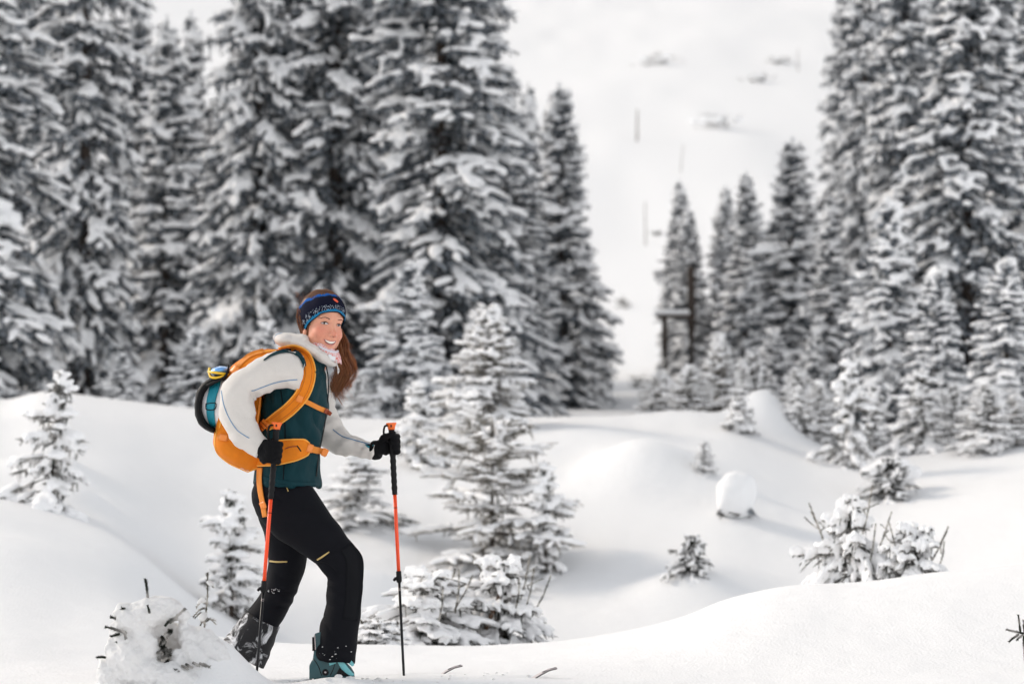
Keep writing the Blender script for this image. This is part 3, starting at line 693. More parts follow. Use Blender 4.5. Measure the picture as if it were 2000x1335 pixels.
def trace(dirs, o=np.zeros(3)):
    lo = np.full(len(dirs), .02); hi = np.full(len(dirs), .30)
    for _ in range(16):
        m = .5 * (lo + hi); ins = head_sdf(o + dirs * m[:, None]) < 0
        lo = np.where(ins, m, lo); hi = np.where(ins, hi, m)
    return .5 * (lo + hi)
def front(x, z):
    """surface depth of the face seen from ahead"""
    x = np.asarray(x, dtype=float); z = np.asarray(z, dtype=float); lo = np.zeros(x.shape); hi = np.full(x.shape, .16)
    for _ in range(16):
        m = .5 * (lo + hi); ins = head_sdf(np.stack([x, m, z], -1)) < 0
        lo = np.where(ins, m, lo); hi = np.where(ins, hi, m)
    return np.stack([x, .5 * (lo + hi), z], -1)
nth, nel = 220, 170
# finer spacing towards the face
th = np.linspace(-np.pi, np.pi, nth, endpoint=False); th = th - .55 * np.sin(th)
el = np.linspace(-np.pi / 2 + .02, np.pi / 2 - .02, nel)
TH, EL = np.meshgrid(th, el)
dirs = np.stack([np.sin(TH) * np.cos(EL), np.cos(TH) * np.cos(EL), np.sin(EL)], -1).reshape(-1, 3)
rad = trace(dirs); HP = dirs * rad[:, None]
i = np.arange(nel - 1)[:, None] * nth; j = np.arange(nth)[None, :]; j2 = (j + 1) % nth
HQ = np.stack([i + j, i + j2, i + nth + j2, i + nth + j], -1).reshape(-1, 4)
skin = np.array([.75, .375, .255]); blush = np.array([.70, .20, .135])
tint = np.tile(skin, (len(HP), 1))
for c, r, w in (((-.036, .06, -.032), .028, .75), ((.036, .06, -.032), .028, .75), ((0, .103, -.036), .013, .7), ((0, .07, -.095), .02, .3)):
    g = np.exp(-(np.linalg.norm(HP - np.array(c), axis=1) / r) ** 2) * w; tint = tint * (1 - g[:, None]) + blush * g[:, None]
body = MB(); body.add(H2W(HP), None, HQ)
# ears
for s in (-1, 1): ellipsoid(body, H2W(np.array([s * .066, -.010, -.040])), np.array([.007, .010, .016]) * HS, np.stack([HR, HF, HU], 1), 14, 10)
nhead = body.n
# the body under the clothes, one fused skin
bb = MB()
def limb(pts, n=18, k=12, mb=None, scale=1.0, up=(0, 1, 0)):
    """rows: px, py, depth, radius px, (depth radius px)"""
    A = np.array([list(p) + [p[3]] * (5 - len(p)) for p in pts], dtype=float); S = spline(A, n)
    P = np.array([Pm(q[0], q[1], q[2]) for q in S])
    tube(mb, P, np.maximum(S[:, 3] * MPX * scale, .004), k, R2=np.maximum(S[:, 4] * MPX * scale, .004), up=up); return mb
TORSO = [(560, 949, 0, 66, 84), (561, 925, 0, 64.5, 79), (564, 895, 0, 61, 70), (567, 865, 0, 60, 66), (571, 830, 0, 62, 68), (577, 785, 0, 64, 76), (582, 748, 0, 60, 82), (590, 718, 0, 50, 78), (602, 698, 0, 36, 52), (612, 682, 0, 27, 32)]
ARM_N = [(578, 724, -.150, 38), (556, 722, -.175, 37), (528, 727, -.195, 34), (497, 740, -.215, 33), (470, 758, -.225, 33), (462, 788, -.235, 33), (466, 820, -.250, 31), (480, 848, -.262, 28), (500, 869, -.270, 23), (512, 878, -.272, 19)]
ARM_F = [(598, 728, .150, 38), (612, 765, .185, 36), (626, 806, .20, 34), (640, 842, .195, 31), (664, 862, .165, 26), (695, 873, .120, 20.5), (722, 878, .085, 17), (736, 879, .07, 15.5)]
LEG_N = [(553, 944, -.062, 50, 34), (551, 968, -.083, 60.5, 43), (578, 1006, -.095, 57, 46), (622, 1048, -.10, 46, 40), (655, 1082, -.10, 39.5, 36), (673, 1112, -.095, 36, 33), (673, 1160, -.09, 34, 31), (667, 1210, -.085, 36, 34), (659, 1252, -.085, 39, 37), (654, 1290, -.085, 40, 38)]
LEG_F = [(556, 944, .062, 50, 34), (552, 977, .09, 54, 44), (558, 1040, .10, 44, 42), (562, 1090, .105, 39, 37), (552, 1135, .11, 33.5, 34), (533, 1178, .115, 32.5, 33), (510, 1214, .12, 35.5, 34), (494, 1248, .12, 41, 37), (478, 1276, .12, 46, 40)]
limb(TORSO[:-3] + [(592, 722, 0, 38, 60), (606, 700, 0, 22, 26), (615, 680, 0, 20, 22), (619, 660, 0, 20, 22)], mb=bb, scale=.74)
for A in (ARM_N, ARM_F, LEG_N, LEG_F): limb(A, mb=bb, scale=.60)
bme = remesh(bb.mesh('b'), .012, 3); bv = get_co(bme); bq = np.array([list(p.vertices) for p in bme.polygons if len(p.vertices) == 4]); bpy.data.meshes.remove(bme)
body.add(bv, None, bq)
bodyme = body.mesh('body')
ca = bodyme.color_attributes.new('tint', 'FLOAT_COLOR', 'POINT')
allt = np.tile(skin, (body.n, 1)); allt[:len(HP)] = tint
ca.data.foreach_set('color', np.concatenate([allt, np.ones((body.n, 1))], 1).astype(np.float32).ravel())
bodyo = wobj('body', bodyme, M['skin'], person)

# face pieces laid on the traced surface
def face_tube(name, pts, r, mat, lift=.0005, n=18, parent=None, flat=1.0):
    S = spline(np.array(pts, dtype=float), n); P = front(S[:, 0], S[:, 1]); P[:, 1] += lift
    rr = np.asarray(r, dtype=float); rr = np.interp(np.linspace(0, 1, n), np.linspace(0, 1, len(rr)), rr) if rr.ndim else np.full(n, rr)
    mb = MB(); tube(mb, H2W(P), rr * HS, 8, up=HF); return wobj(name, mb.mesh(name), mat, parent or bodyo)
def face_patch(name, poly_top, poly_bot, mat, lift, n=16, m=6, bulge=0.0, parent=None):
    a = spline(np.array(poly_top, dtype=float), n); b = spline(np.array(poly_bot, dtype=float), n); s = np.linspace(0, 1, m)
    G = a[None] * (1 - s[:, None, None]) + b[None] * s[:, None, None]
    P = front(G[..., 0].ravel(), G[..., 1].ravel()).reshape(m, n, 3); f = P[..., 1]
    P[..., 1] = f + lift + bulge * np.sin(np.pi * s)[:, None] * np.sin(np.pi * np.linspace(0, 1, n))[None]
    V = H2W(P.reshape(-1, 3)); i = np.arange(m - 1)[:, None] * n; j = np.arange(n - 1)[None]
    mb = MB(); mb.add(V, None, np.stack([i + j, i + n + j, i + n + j + 1, i + j + 1], -1).reshape(-1, 4)); return wobj(name, mb.mesh(name), mat, parent or bodyo)
for s in (-1, 1):
    ex = s * .031
    top = [(ex - .0130, -.0010), (ex - .007, .0030), (ex, .0042), (ex + .007, .0030), (ex + .0130, -.0010)]
    bot = [(ex - .0130, -.0010), (ex - .007, -.0032), (ex, -.0038), (ex + .007, -.0032), (ex + .0130, -.0010)]
    eo = face_patch('eye', top, bot, M['eye_white'], .0012, bulge=.003)
    gx = ex - .0030 if s > 0 else ex - .0018       # both eyes look at the camera
    t = np.linspace(0, 2 * np.pi, 20, endpoint=False)
    for nm, r, mt, lf in (('iris', .0056, 'iris', .0046), ('pupil', .0028, 'pupil', .0052)):
        c = front(np.array([gx]), np.array([.0006]))[0]; c[1] += lf
        ring = np.stack([c[0] + r * np.cos(t), np.full(20, c[1]) - .0006, np.clip(c[2] + r * np.sin(t), -.0034, .0040)], -1)
        mb = MB(); mb.add(H2W(np.concatenate([ring, [c]])), np.stack([np.arange(20), (np.arange(20) + 1) % 20, np.full(20, 20)], -1)); wobj(nm, mb.mesh(nm), M[mt], bodyo)
    face_tube('upper_lash', [(ex - .0142, -.0012), (ex - .007, .0036), (ex, .0049), (ex + .007, .0036), (ex + .0142, -.0012)], [.0007, .0014, .0019, .0016, .0008], M['brow'], .0030)
    face_tube('lower_lid', [(ex - .0132, -.0014), (ex - .007, -.0036), (ex, -.0043), (ex + .007, -.0036), (ex + .0132, -.0014)], [.0004, .0007, .0008, .0007, .0004], M['lid'], .0012)
    bc = spline(np.array([(ex - s * .015, .0165), (ex - s * .004, .0203), (ex + s * .008, .0210), (ex + s * .019, .0155)]), 40); rb = np.random.default_rng(5 + s); mb = MB()
    for k in range(70):
        q = int(rb.integers(0, 36)); w_ = .0022 * (1 - .6 * q / 40); p = bc[q] + rb.normal(0, .5, 2) * (.001, w_); e2 = p + np.array([s * .0042, .0014 * (1 - q / 18)]) + rb.normal(0, .0007, 2)
        P = front(np.array([p[0], (p[0] + e2[0]) / 2, e2[0]]), np.array([p[1], (p[1] + e2[1]) / 2, e2[1]])); P[:, 1] += (.0002, .0010, .0006); tube(mb, H2W(P), [.0004, .00038, .00015], 4, caps=False, up=HF)
    wobj('eyebrow', mb.mesh('eyebrow'), M['brow'], bodyo)
# smiling open mouth: dark gap, upper teeth, two lips
mz = -.0665
face_patch('mouth', [(-.0265, mz + .0065), (-.013, mz + .0015), (0, mz - .0002), (.013, mz + .0015), (.0265, mz + .0065)], [(-.0265, mz + .0065), (-.016, mz - .0075), (0, mz - .0118), (.016, mz - .0075), (.0265, mz + .0065)], M['mouth'], .0010)
tx = np.linspace(-.0215, .0215, 9)
for k in range(8):
    x0, x1 = tx[k], tx[k + 1]; xm = (x0 + x1) / 2
    zt = lambda x: mz + .0012 + .0042 * (x / .0215) ** 2
    zb = lambda x: mz - .0074 + .0092 * (x / .0215) ** 2
    face_patch('tooth', [(x0, zt(x0)), (xm, zt(xm)), (x1, zt(x1))], [(x0, zb(x0) + .0004), (xm, zb(xm)), (x1, zb(x1) + .0004)], M['teeth'], .0018, n=6, m=4, bulge=.0012)
face_tube('upper_lip', [(-.0285, mz + .0078), (-.014, mz + .0040), (-.004, mz + .0034), (0, mz + .0026), (.004, mz + .0034), (.014, mz + .0040), (.0285, mz + .0078)], [.0008, .0022, .0027, .0023, .0027, .0022, .0008], M['lips'], .0004)
face_tube('lower_lip', [(-.0282, mz + .0068), (-.017, mz - .0085), (0, mz - .0135), (.017, mz - .0085), (.0282, mz + .0068)], [.0007, .0025, .0038, .0025, .0007], M['lips'], .0002)
for s in (-1, 1): face_tube('nostril', [(s * .0035, -.0462), (s * .0075, -.0468)], [.0012, .0014], M['mouth'], -.0004, n=5)

# --- headband: a knitted tube between two tilted planes
def zl(f): return .045 - .82 * (.085 - f)
def zu(f): return .050 + .50 * (f + .075)
nb, mbn = 120, 14
bt = np.linspace(-np.pi, np.pi, nb, endpoint=False); es = np.linspace(-1.2, 1.5, 200); BP = np.zeros((mbn, nb, 3))
BTg, ESg = np.meshgrid(bt, es, indexing='ij'); DDg = np.stack([np.sin(BTg) * np.cos(ESg), np.cos(BTg) * np.cos(ESg), np.sin(ESg)], -1); RRg = trace(DDg.reshape(-1, 3)).reshape(BTg.shape)
for k, a in enumerate(bt):
    pp = DDg[k] * RRg[k][:, None]
    w = (pp[:, 2] - zl(pp[:, 1])) / (zu(pp[:, 1]) - zl(pp[:, 1]))
    i0 = np.where(w < 0)[0]; i0 = i0[i0 < 190].max() if len(i0) else 0
    seg = slice(i0, min(200, i0 + 120)); ww = np.maximum.accumulate(w[seg])
    e = np.interp(np.linspace(0, 1, mbn), ww, es[seg]); v = np.linspace(0, 1, mbn)
    d2 = np.stack([np.sin(a) * np.cos(e), np.cos(a) * np.cos(e), np.sin(e)], -1)
    BP[:, k] = d2 * (np.interp(e, es, RRg[k]) + .010 + .005 * np.sin(np.pi * v) + .0012 * np.sin(a * 9 + v * 5))[:, None]
outer = H2W(BP.reshape(-1, 3)); inner_ = H2W((BP * .965).reshape(-1, 3)); NN = nb * mbn
i = np.arange(mbn - 1)[:, None] * nb; j = np.arange(nb)[None]; j2 = (j + 1) % nb
Qo = np.stack([i + j, i + j2, i + nb + j2, i + nb + j], -1).reshape(-1, 4)
j = np.arange(nb); j2 = (j + 1) % nb
rim = np.concatenate([np.stack([j, NN + j, NN + j2, j2], -1), np.stack([(mbn - 1) * nb + j, (mbn - 1) * nb + j2, NN + (mbn - 1) * nb + j2, NN + (mbn - 1) * nb + j], -1)])
hb = mesh_np('headband', np.concatenate([outer, inner_]), [np.concatenate([Qo, Qo[:, ::-1] + NN, rim])])
def vert_uv(me, uv):
    l = me.uv_layers.new(name='UVMap'); vi = np.empty(len(me.loops), dtype=np.int32); me.loops.foreach_get('vertex_index', vi)
    l.data.foreach_set('uv', uv[vi].astype(np.float32).ravel())
uvb = np.stack([np.tile(np.abs(bt) / np.pi * 3.0 + (bt > 0) * .37, mbn), np.repeat(np.linspace(0, 1, mbn), nb)], -1); vert_uv(hb, np.concatenate([uvb, uvb]))
def headband_mat():
    m, nt, b = mat_new('patterned_headband'); N, L = nt.nodes, nt.links; b.inputs['Roughness'].default_value = .9; b.inputs['Specular IOR Level'].default_value = .1
    uv = N.new('ShaderNodeUVMap'); sx = N.new('ShaderNodeSeparateXYZ'); L.new(uv.outputs[0], sx.inputs[0])
    def math_(op, a, bb=None, c=None):
        n = N.new('ShaderNodeMath'); n.operation = op
        for k, v in enumerate((a, bb, c)):
            if v is None: continue
            if isinstance(v, (int, float)): n.inputs[k].default_value = v
            else: L.new(v, n.inputs[k])
        return n.outputs[0]
    mp = N.new('ShaderNodeMapping'); mp.inputs['Scale'].default_value = (22, 14, 1); L.new(uv.outputs[0], mp.inputs[0])
    no = N.new('ShaderNodeTexNoise'); no.inputs['Scale'].default_value = 1.0; no.inputs['Detail'].default_value = 1; L.new(mp.outputs[0], no.inputs['Vector'])
    vo = N.new('ShaderNodeTexVoronoi'); vo.inputs['Scale'].default_value = .95; L.new(mp.outputs[0], vo.inputs['Vector'])
    v = sx.outputs[1]; jit = math_('MULTIPLY', math_('SUBTRACT', no.outputs[0], .5), .22)
    vj = math_('ADD', v, jit)
    def mix(f, a, c):
        n = N.new('ShaderNodeMix'); n.data_type = 'RGBA'; L.new(f, n.inputs[0])
        if isinstance(a, tuple): n.inputs[6].default_value = (*a, 1)
        else: L.new(a, n.inputs[6])
        n.inputs[7].default_value = (*c, 1); return n.outputs[2]
    blue = mix(math_('GREATER_THAN', vj, .82), (.007, .008, .020), (.012, .085, .32))
    # rings and dots of the white motif
    ring = math_('MULTIPLY', math_('GREATER_THAN', vo.outputs['Distance'], .26), math_('LESS_THAN', vo.outputs['Distance'], .38))
    zone = math_('MULTIPLY', math_('GREATER_THAN', v, .11), math_('LESS_THAN', vj, .30))
    c2 = mix(math_('MULTIPLY', ring, zone), blue, (.46, .52, .60))
    teal = math_('MULTIPLY', math_('LESS_THAN', vj, .11), math_('GREATER_THAN', v, .02))
    c3 = mix(teal, c2, (.02, .17, .33)); L.new(c3, b.inputs['Base Color'])
    return m
wobj('headband', hb, headband_mat(), person)
# small orange-red emblem on the brow side of the band
EM = MB(); hbv = bvh_of(hb)
em = shell_on(hbv, [(651, 583), (655.5, 586), (660, 590)], [2.6, 4.6, 3.0], off=.0004, thick=.0008, across=5, n=8); wobj('emblem', em.mesh('emblem'), simple('emblem_red', (.75, .09, .03), .6), bpy.data.objects['headband'])

# --- hair: scalp cap, combed strands, long lock, stray hairs
capd = dirs; hp = HP
behind = sm(.055, .0, hp[:, 1] - .55 * np.maximum(hp[:, 2], -.03)) ; high = sm(.035, .075, hp[:, 2] - .2 * hp[:, 1])
mk = np.maximum(behind * sm(-.13, -.08, hp[:, 2]), high)
st_ = .0035 * np.sin(TH.ravel() * 26 + 4 * np.sin(EL.ravel() * 5)) * mk
capV = dirs * (rad + np.where(mk > .02, -.012 + .0205 * mk, -.012) + st_ * .6)[:, None]
cap = MB(); cap.add(H2W(capV), None, HQ); hairo = wobj('hair', cap.mesh('hair'), M['hair_dark'], person)
def strands(name, gen, count, r0, mat, seed, seg=12):
    rg = np.random.default_rng(seed); mb = MB()
    for k in range(count):
        P = spline(np.array(gen(rg)), seg); tube(mb, P, np.linspace(r0, r0 * .35, seg) * rg.uniform(.6, 1.2), 3, caps=False, up=rg.normal(0, 1, 3))
    return wobj(name, mb.mesh(name), mat, hairo)
def rlook(d):
    """radius of the head along a direction, from the traced grid"""
    e = math.asin(max(-1, min(1, d[2]))); t = math.atan2(d[0], d[1]); a_ = int(np.searchsorted(th, t)) % nth; b_ = int(round((e - el[0]) / (el[1] - el[0]))); return rad.reshape(nel, nth)[max(0, min(nel - 1, b_)), a_]
def g_top(rg):
    x = rg.uniform(-.065, .065); out = []
    lift = rg.uniform(.006, .013)
    for f in (.055, .02, -.03, -.07, -.10):
        z0 = .118 * math.sqrt(max(.05, 1 - ((f + .014) / .115) ** 2)) * math.sqrt(max(.1, 1 - (x / .085) ** 2)) + .012
        d = np.array([x * (1 - .2 * (f < -.05)), f, z0]); d = d / np.linalg.norm(d)
        out.append(H2W(d * (rlook(d) + (lift if f < .05 else .004) + rg.normal(0, .0015))))
    return out
strands('combed_strands', g_top, 260, .0010, M['hair_dark'], 3, 10)
_cl = np.random.default_rng(8); CL = [(_cl.random(), _cl.uniform(-.7, .7), _cl.uniform(.02, .09), _cl.random()) for _ in range(17)]
def g_lock(rg):
    a, ph, d0, ln = CL[int(rg.integers(0, 17))]; sp = rg.normal(0, 1.0, 3)
    x0 = 648 + 17 * a; y0 = 646 + 14 * ph; xe = 652 + 32 * a; ye = 748 + 46 * ln * (1 - .35 * abs(a - .45)) + 5 * sp[1]
    out = []
    for t in (0, .12, .25, .38, .5, .62, .74, .86, 1.0):
        w = (2.0 + 7.0 * t) * math.sin(10.5 * t + 2.2 * ph + 1.2) * sm(.1, .4, np.array(t)) ; bul = 17 * math.sin(3.0 * min(1, t * 1.05)) * (.25 + .75 * a)
        out.append(Pm(x0 + (xe - x0) * t + float(w) + bul * .75 + sp[0] * (1.2 + 4.2 * t), y0 + (ye - y0) * t, d0 + .02 * (1 - t) + .008 * math.cos(7.5 * t + ph) + .004 * sp[2]))
    return out
M['hair_red'] = hair_mat('dark_auburn_hair', (.13, .042, .018), (.26, .085, .035), .4); M['hair_gold'] = hair_mat('sunlit_auburn_hair', (.55, .25, .11), (.85, .50, .26), .6)
strands('long_lock', g_lock, 230, .0012, M['hair'], 5, 20); strands('dark_lock', g_lock, 200, .0012, M['hair_red'], 15, 20); strands('light_lock', g_lock, 170, .0010, M['hair_gold'], 25, 20)
def g_side(rg):
    z0 = rg.uniform(-.03, .05); a = math.radians(rg.uniform(-170, -100)); out = []
    for t in (0, .3, .6, 1):
        d = np.array([math.sin(a), math.cos(a), (z0 - .12 * t) / .09]); d /= np.linalg.norm(d)
        out.append(H2W(d * (rlook(d) + .009 + rg.uniform(0, .012))))
    return out
strands('nape_strands', g_side, 150, .0010, M['hair_dark'], 7, 8)
def g_fly(rg):
    if rg.random() < .6: x, y, sx_, sy_ = rg.uniform(580, 650), rg.uniform(568, 600), rg.uniform(-16, 4), rg.uniform(-9, 1)
    else: x, y, sx_, sy_ = rg.uniform(668, 686), rg.uniform(660, 770), rg.uniform(2, 9), rg.uniform(-4, 16)
    d = rg.uniform(-.03, .06)
    return [Pm(x, y + 3, d), Pm(x + sx_ * .4, y + sy_ * .7, d), Pm(x + sx_ * .8, y + sy_ + rg.normal(0, 1.5), d), Pm(x + sx_ * 1.1, y + sy_ * .8 + rg.normal(0, 3), d)]
strands('stray_hairs', g_fly, 110, .00045, M['hair'], 11, 10)

# --- vest
vb = MB(); limb(TORSO, n=40, k=40, mb=vb)
# shoulder caps so the straps and sleeves sit on something
for d in (-.105, .105): ellipsoid(vb, Pm(588, 727, d), (.075, .075, .065))
ellipsoid(vb, Pm(606, 738, 0), (.074, .125, .075)); ellipsoid(vb, Pm(614, 712, 0), (.052, .085, .045))
vest_me = remesh(vb.mesh('v'), .007, 4, 'vest'); folds(vest_me, .007, .05, 2, axis=(1.4, .6, .5)); folds(vest_me, .0036, .024, 5, axis=(1.3, .6, .5))
creases(vest_me, .010, .085, (1, .2, .35), 1, [(Pm(590, 900, -.12), .13), (Pm(620, 800, -.1), .14), (Pm(545, 840, -.15), .12)]); creases(vest_me, .006, .05, (.3, .2, 1), 4, [(Pm(575, 930, -.15), .11), (Pm(610, 740, -.1), .08)])
vest = wobj('vest', vest_me, M['vest'], person)
vbvh = bvh_of(vest_me)
zipm = shell_on(vbvh, [(632, 700), (640, 730), (641, 775), (634, 830), (624, 880), (618, 930)], [2.2, 2.2], off=.0006, thick=.0012, across=3, n=26); wobj('front_zip', zipm.mesh('front_zip'), M['black'], vest)
sidep = shell_on(vbvh, [(548, 760), (556, 820), (556, 880), (553, 938)], [2.0, 2.0], off=.0004, thick=.0009, across=3, n=22); wobj('side_seam', sidep.mesh('side_seam'), M['trousers'], vest)
hem = shell_on(vbvh, [(500, 930), (540, 938), (580, 944), (618, 944)], [9, 9], off=.0006, thick=.002, across=4, n=24); wobj('hem_band', hem.mesh('hem_band'), M['vest'], vest)
# --- sleeves
def sleeve(pts, seed, el):
    mb = MB(); limb(pts, n=44, k=26, mb=mb); me = mb.mesh('sleeve'); folds(me, .0075, .05, seed, axis=(.9, .7, .9)); folds(me, .0032, .021, seed + 2)
    E = Pm(*el)
    V = get_co(me); N = get_no(me); r = np.linalg.norm(V - E, axis=1); w = np.exp(-(r / .075) ** 2) * np.sin(r / .0105 + .9 * np.sin(V[:, 2] / .03)) * .0085
    set_co(me, V + N * w[:, None]); return me
sl_n = sleeve(ARM_N, 1, (492, 778, -.25)); creases(sl_n, .010, .060, (.75, 0, .65), 2, [(Pm(478, 775, -.29), .085), (Pm(575, 735, -.2), .07)]); creases(sl_n, .006, .05, (.6, .1, .8), 7, [(Pm(465, 830, -.3), .09)]); s_near = wobj('sleeve', sl_n, M['fleece'], person)
sl_f = sleeve(ARM_F, 4, (650, 845, .16)); creases(sl_f, .009, .045, (.9, 0, -.3), 3, [(Pm(655, 862, .12), .09), (Pm(715, 875, .06), .07), (Pm(630, 810, .1), .09)]); s_far = wobj('sleeve', sl_f, M['fleece'], person)
# puckers along the far forearm
V = get_co(sl_f); N = get_no(sl_f); w = np.sin((V[:, 0] - V[:, 2] * .4) / .0062) * .0022 * sm(-.76, -.70, V[:, 0]); set_co(sl_f, V + N * w[:, None])
nb_ = bvh_of(sl_n); fb_ = bvh_of(sl_f)
for ln in ([(432, 762), (437, 790), (447, 815), (462, 838), (478, 850), (487, 855)], [(581, 741), (560, 743), (535, 748), (510, 757), (497, 762), (491, 763)]):
    s_ = shell_on(nb_, ln, [1.9, 1.9], off=.0003, thick=.0010, across=3, n=30); wobj('blue_seam', s_.mesh('blue_seam'), M['fleece_seam'], s_near)
s_ = shell_on(fb_, [(650, 838), (668, 851), (690, 858), (712, 864), (728, 869)], [2.0, 2.0], off=.0005, thick=.0012, across=3, n=30); wobj('blue_seam', s_.mesh('blue_seam'), M['fleece_seam'], s_far)
s_ = shell_on(fb_, [(713, 867), (721, 871), (730, 868)], [1.5, 7.0, 1.5], off=.0006, thick=.0012, across=5, n=12); wobj('cuff_vent', s_.mesh('cuff_vent'), M['teal_strap'], s_far)
s_ = shell_on(fb_, [(715, 867), (721, 868.5), (728, 867)], [.8, 4.0, .8], off=.0016, thick=.0012, across=5, n=12); wobj('cuff_slit', s_.mesh('cuff_slit'), M['black'], s_far)
ab_ = bvh_of(sl_n, vest_me); s_ = shell_on(ab_, [(515, 703), (530, 693), (548, 686), (567, 684.5), (583, 691), (593, 706), (596, 724)], [3, 5, 7, 8, 9, 8, 5], off=.004, thick=.003, across=5, n=34); wobj('armhole_edge', s_.mesh('armhole_edge'), M['vest'], vest)
# --- hood lying round the neck
hd = MB()
Rm = rot((0, 1, 0), math.radians(24))
for (px, py, d, rx, ry, rz, a) in ((562, 664, .0, 29, 70, 15, 8), (578, 668, -.06, 32, 34, 15, 14), (602, 680, -.085, 30, 26, 13, 26), (626, 695, -.075, 24, 24, 12, 30), (645, 706, -.035, 15, 24, 10, 18),
                                    (600, 676, .07, 40, 34, 18, 22), (640, 700, .05, 20, 30, 12, 22), (592, 664, -.05, 14, 30, 12, 40), (612, 690, 0, 30, 50, 12, 28)):
    ellipsoid(hd, Pm(px, py, d), (rx * MPX, ry * MPX, rz * MPX), rot((0, 1, 0), math.radians(a)), 20, 12)
hd_me = remesh(hd.mesh('h'), .006, 6, 'hood'); folds(hd_me, .003, .03, 9); hood = wobj('hood', hd_me, M['fleece'], person)
hv = bvh_of(hd_me)
s_ = shell_on(hv, [(537, 672), (534.5, 662), (540, 653), (552, 649.5)], [1.6, 1.6], off=.0004, thick=.0010, across=3, n=16); wobj('blue_seam', s_.mesh('blue_seam'), M['fleece_seam'], hood)
# --- neck gaiter
rings = []; na = 48; a = np.linspace(0, 2 * np.pi, na, endpoint=False)
for k, (cx, cy, rx, ry, dz) in enumerate(((631, 673, 30, 30, 0), (633, 678, 33, 33, 0), (635, 684, 33.5, 33, 0), (637, 692, 33, 32, 0), (640, 699, 30, 30, 0))):
    c = Pm(cx, cy, -.02); ti = math.radians(24)
    ex_ = np.array([math.cos(ti), 0, -math.sin(ti)]); rings.append(c + np.outer(np.cos(a), ex_) * rx * MPX + np.outer(np.sin(a), Y3) * ry * MPX + np.outer(.0035 * np.sin(a * 7 + k), Z3))
RV = np.concatenate(rings); i = np.arange(4)[:, None] * na; j = np.arange(na)[None]; j2 = (j + 1) % na
gq = np.stack([i + j, i + j2, i + na + j2, i + na + j], -1).reshape(-1, 4)
cen = RV.reshape(5, na, 3).mean(1, keepdims=True); RI = (cen + (RV.reshape(5, na, 3) - cen) * .93).reshape(-1, 3)
j = np.arange(na); j2 = (j + 1) % na
gm = mesh_np('neck_gaiter', np.concatenate([RV, RI]), [np.concatenate([gq, gq[:, ::-1] + 5 * na, np.stack([j, j2, 5 * na + j2, 5 * na + j], -1), np.stack([4 * na + j, 9 * na + j, 9 * na + j2, 4 * na + j2], -1)])])
guv = np.stack([np.tile(np.abs(a - np.pi) / np.pi, 5), np.repeat(np.linspace(0, 1, 5), na)], -1); vert_uv(gm, np.concatenate([guv, guv]))
def gaiter_mat():
    m, nt, b = mat_new('coral_ring_print'); N, L = nt.nodes, nt.links; b.inputs['Roughness'].default_value = .8
    uv = N.new('ShaderNodeUVMap'); mp = N.new('ShaderNodeMapping'); mp.inputs['Scale'].default_value = (13, 2.6, 1); L.new(uv.outputs[0], mp.inputs[0])
    vo = N.new('ShaderNodeTexVoronoi'); vo.inputs['Scale'].default_value = 1.0; vo.inputs['Randomness'].default_value = .35; L.new(mp.outputs[0], vo.inputs['Vector'])
    r = N.new('ShaderNodeValToRGB'); r.color_ramp.interpolation = 'CONSTANT'; e = r.color_ramp.elements
    e[0].position = 0; e[0].color = (.72, .20, .17, 1); e[1].position = .16; e[1].color = (.76, .70, .72, 1)
    for p, c in ((.30, (.72, .22, .19, 1)), (.40, (.74, .66, .68, 1)), (.52, (.70, .24, .21, 1))): q = e.new(p); q.color = c
    L.new(vo.outputs['Distance'], r.inputs[0]); L.new(r.outputs[0], b.inputs['Base Color']); return m
gaiter = wobj('neck_gaiter', gm, gaiter_mat(), person); gbv = bvh_of(gm)
s_ = shell_on(gbv, [(640, 694), (648, 699), (655, 701)], [9, 9], off=.0006, thick=.0012, across=4, n=10); wobj('white_label', s_.mesh('white_label'), simple('white_print', (.78, .78, .80), .8), gaiter)
s_ = shell_on(gbv, [(622, 676), (640, 684), (655, 687), (661, 684)], [4, 4], off=.0006, thick=.0016, across=3, n=16); wobj('white_edge', s_.mesh('white_edge'), simple('white_edge', (.70, .70, .76), .8), gaiter)
cord = MB(); tube(cord, spline(np.array([Pm(657, 703, -.09), Pm(658, 712, -.10), Pm(661, 722, -.10), Pm(660, 730, -.10)]), 10), np.interp(np.linspace(0, 1, 10), [0, .5, .75, 1], [.002, .003, .007, .001]), 6); wobj('hood_toggle', cord.mesh('hood_toggle'), M['fleece'], hood)

# --- trousers
tb = MB(); limb(LEG_N, n=40, k=26, mb=tb); limb(LEG_F, n=40, k=26, mb=tb)
ellipsoid(tb, Pm(553, 972, 0), (.116, .132, .080), rot((0, 1, 0), math.radians(10)), 24, 16)
tr_me = remesh(tb.mesh('t'), .0075, 4, 'trousers'); folds(tr_me, .004, .055, 3, axis=(.8, .7, .9))
kn = Pm(650, 1118, -.17); V = get_co(tr_me); N = get_no(tr_me)
for (c, s0) in ((Pm(645, 1125, -.14), .06), (Pm(570, 1170, .06), .06), (Pm(660, 1275, -.15), .05)):
    r = np.linalg.norm(V - c, axis=1); V = V + N * (np.exp(-(r / s0) ** 2) * np.sin(V[:, 2] / .0085 + V[:, 0] / .02) * .0042)[:, None]
set_co(tr_me, V); creases(tr_me, .012, .075, (.35, .1, 1), 5, [(Pm(655, 1110, -.15), .10), (Pm(560, 985, -.16), .10), (Pm(660, 1240, -.15), .12), (Pm(550, 1165, .05), .10)]); trous = wobj('trousers', tr_me, M['trousers'], person); tbv = bvh_of(tr_me)
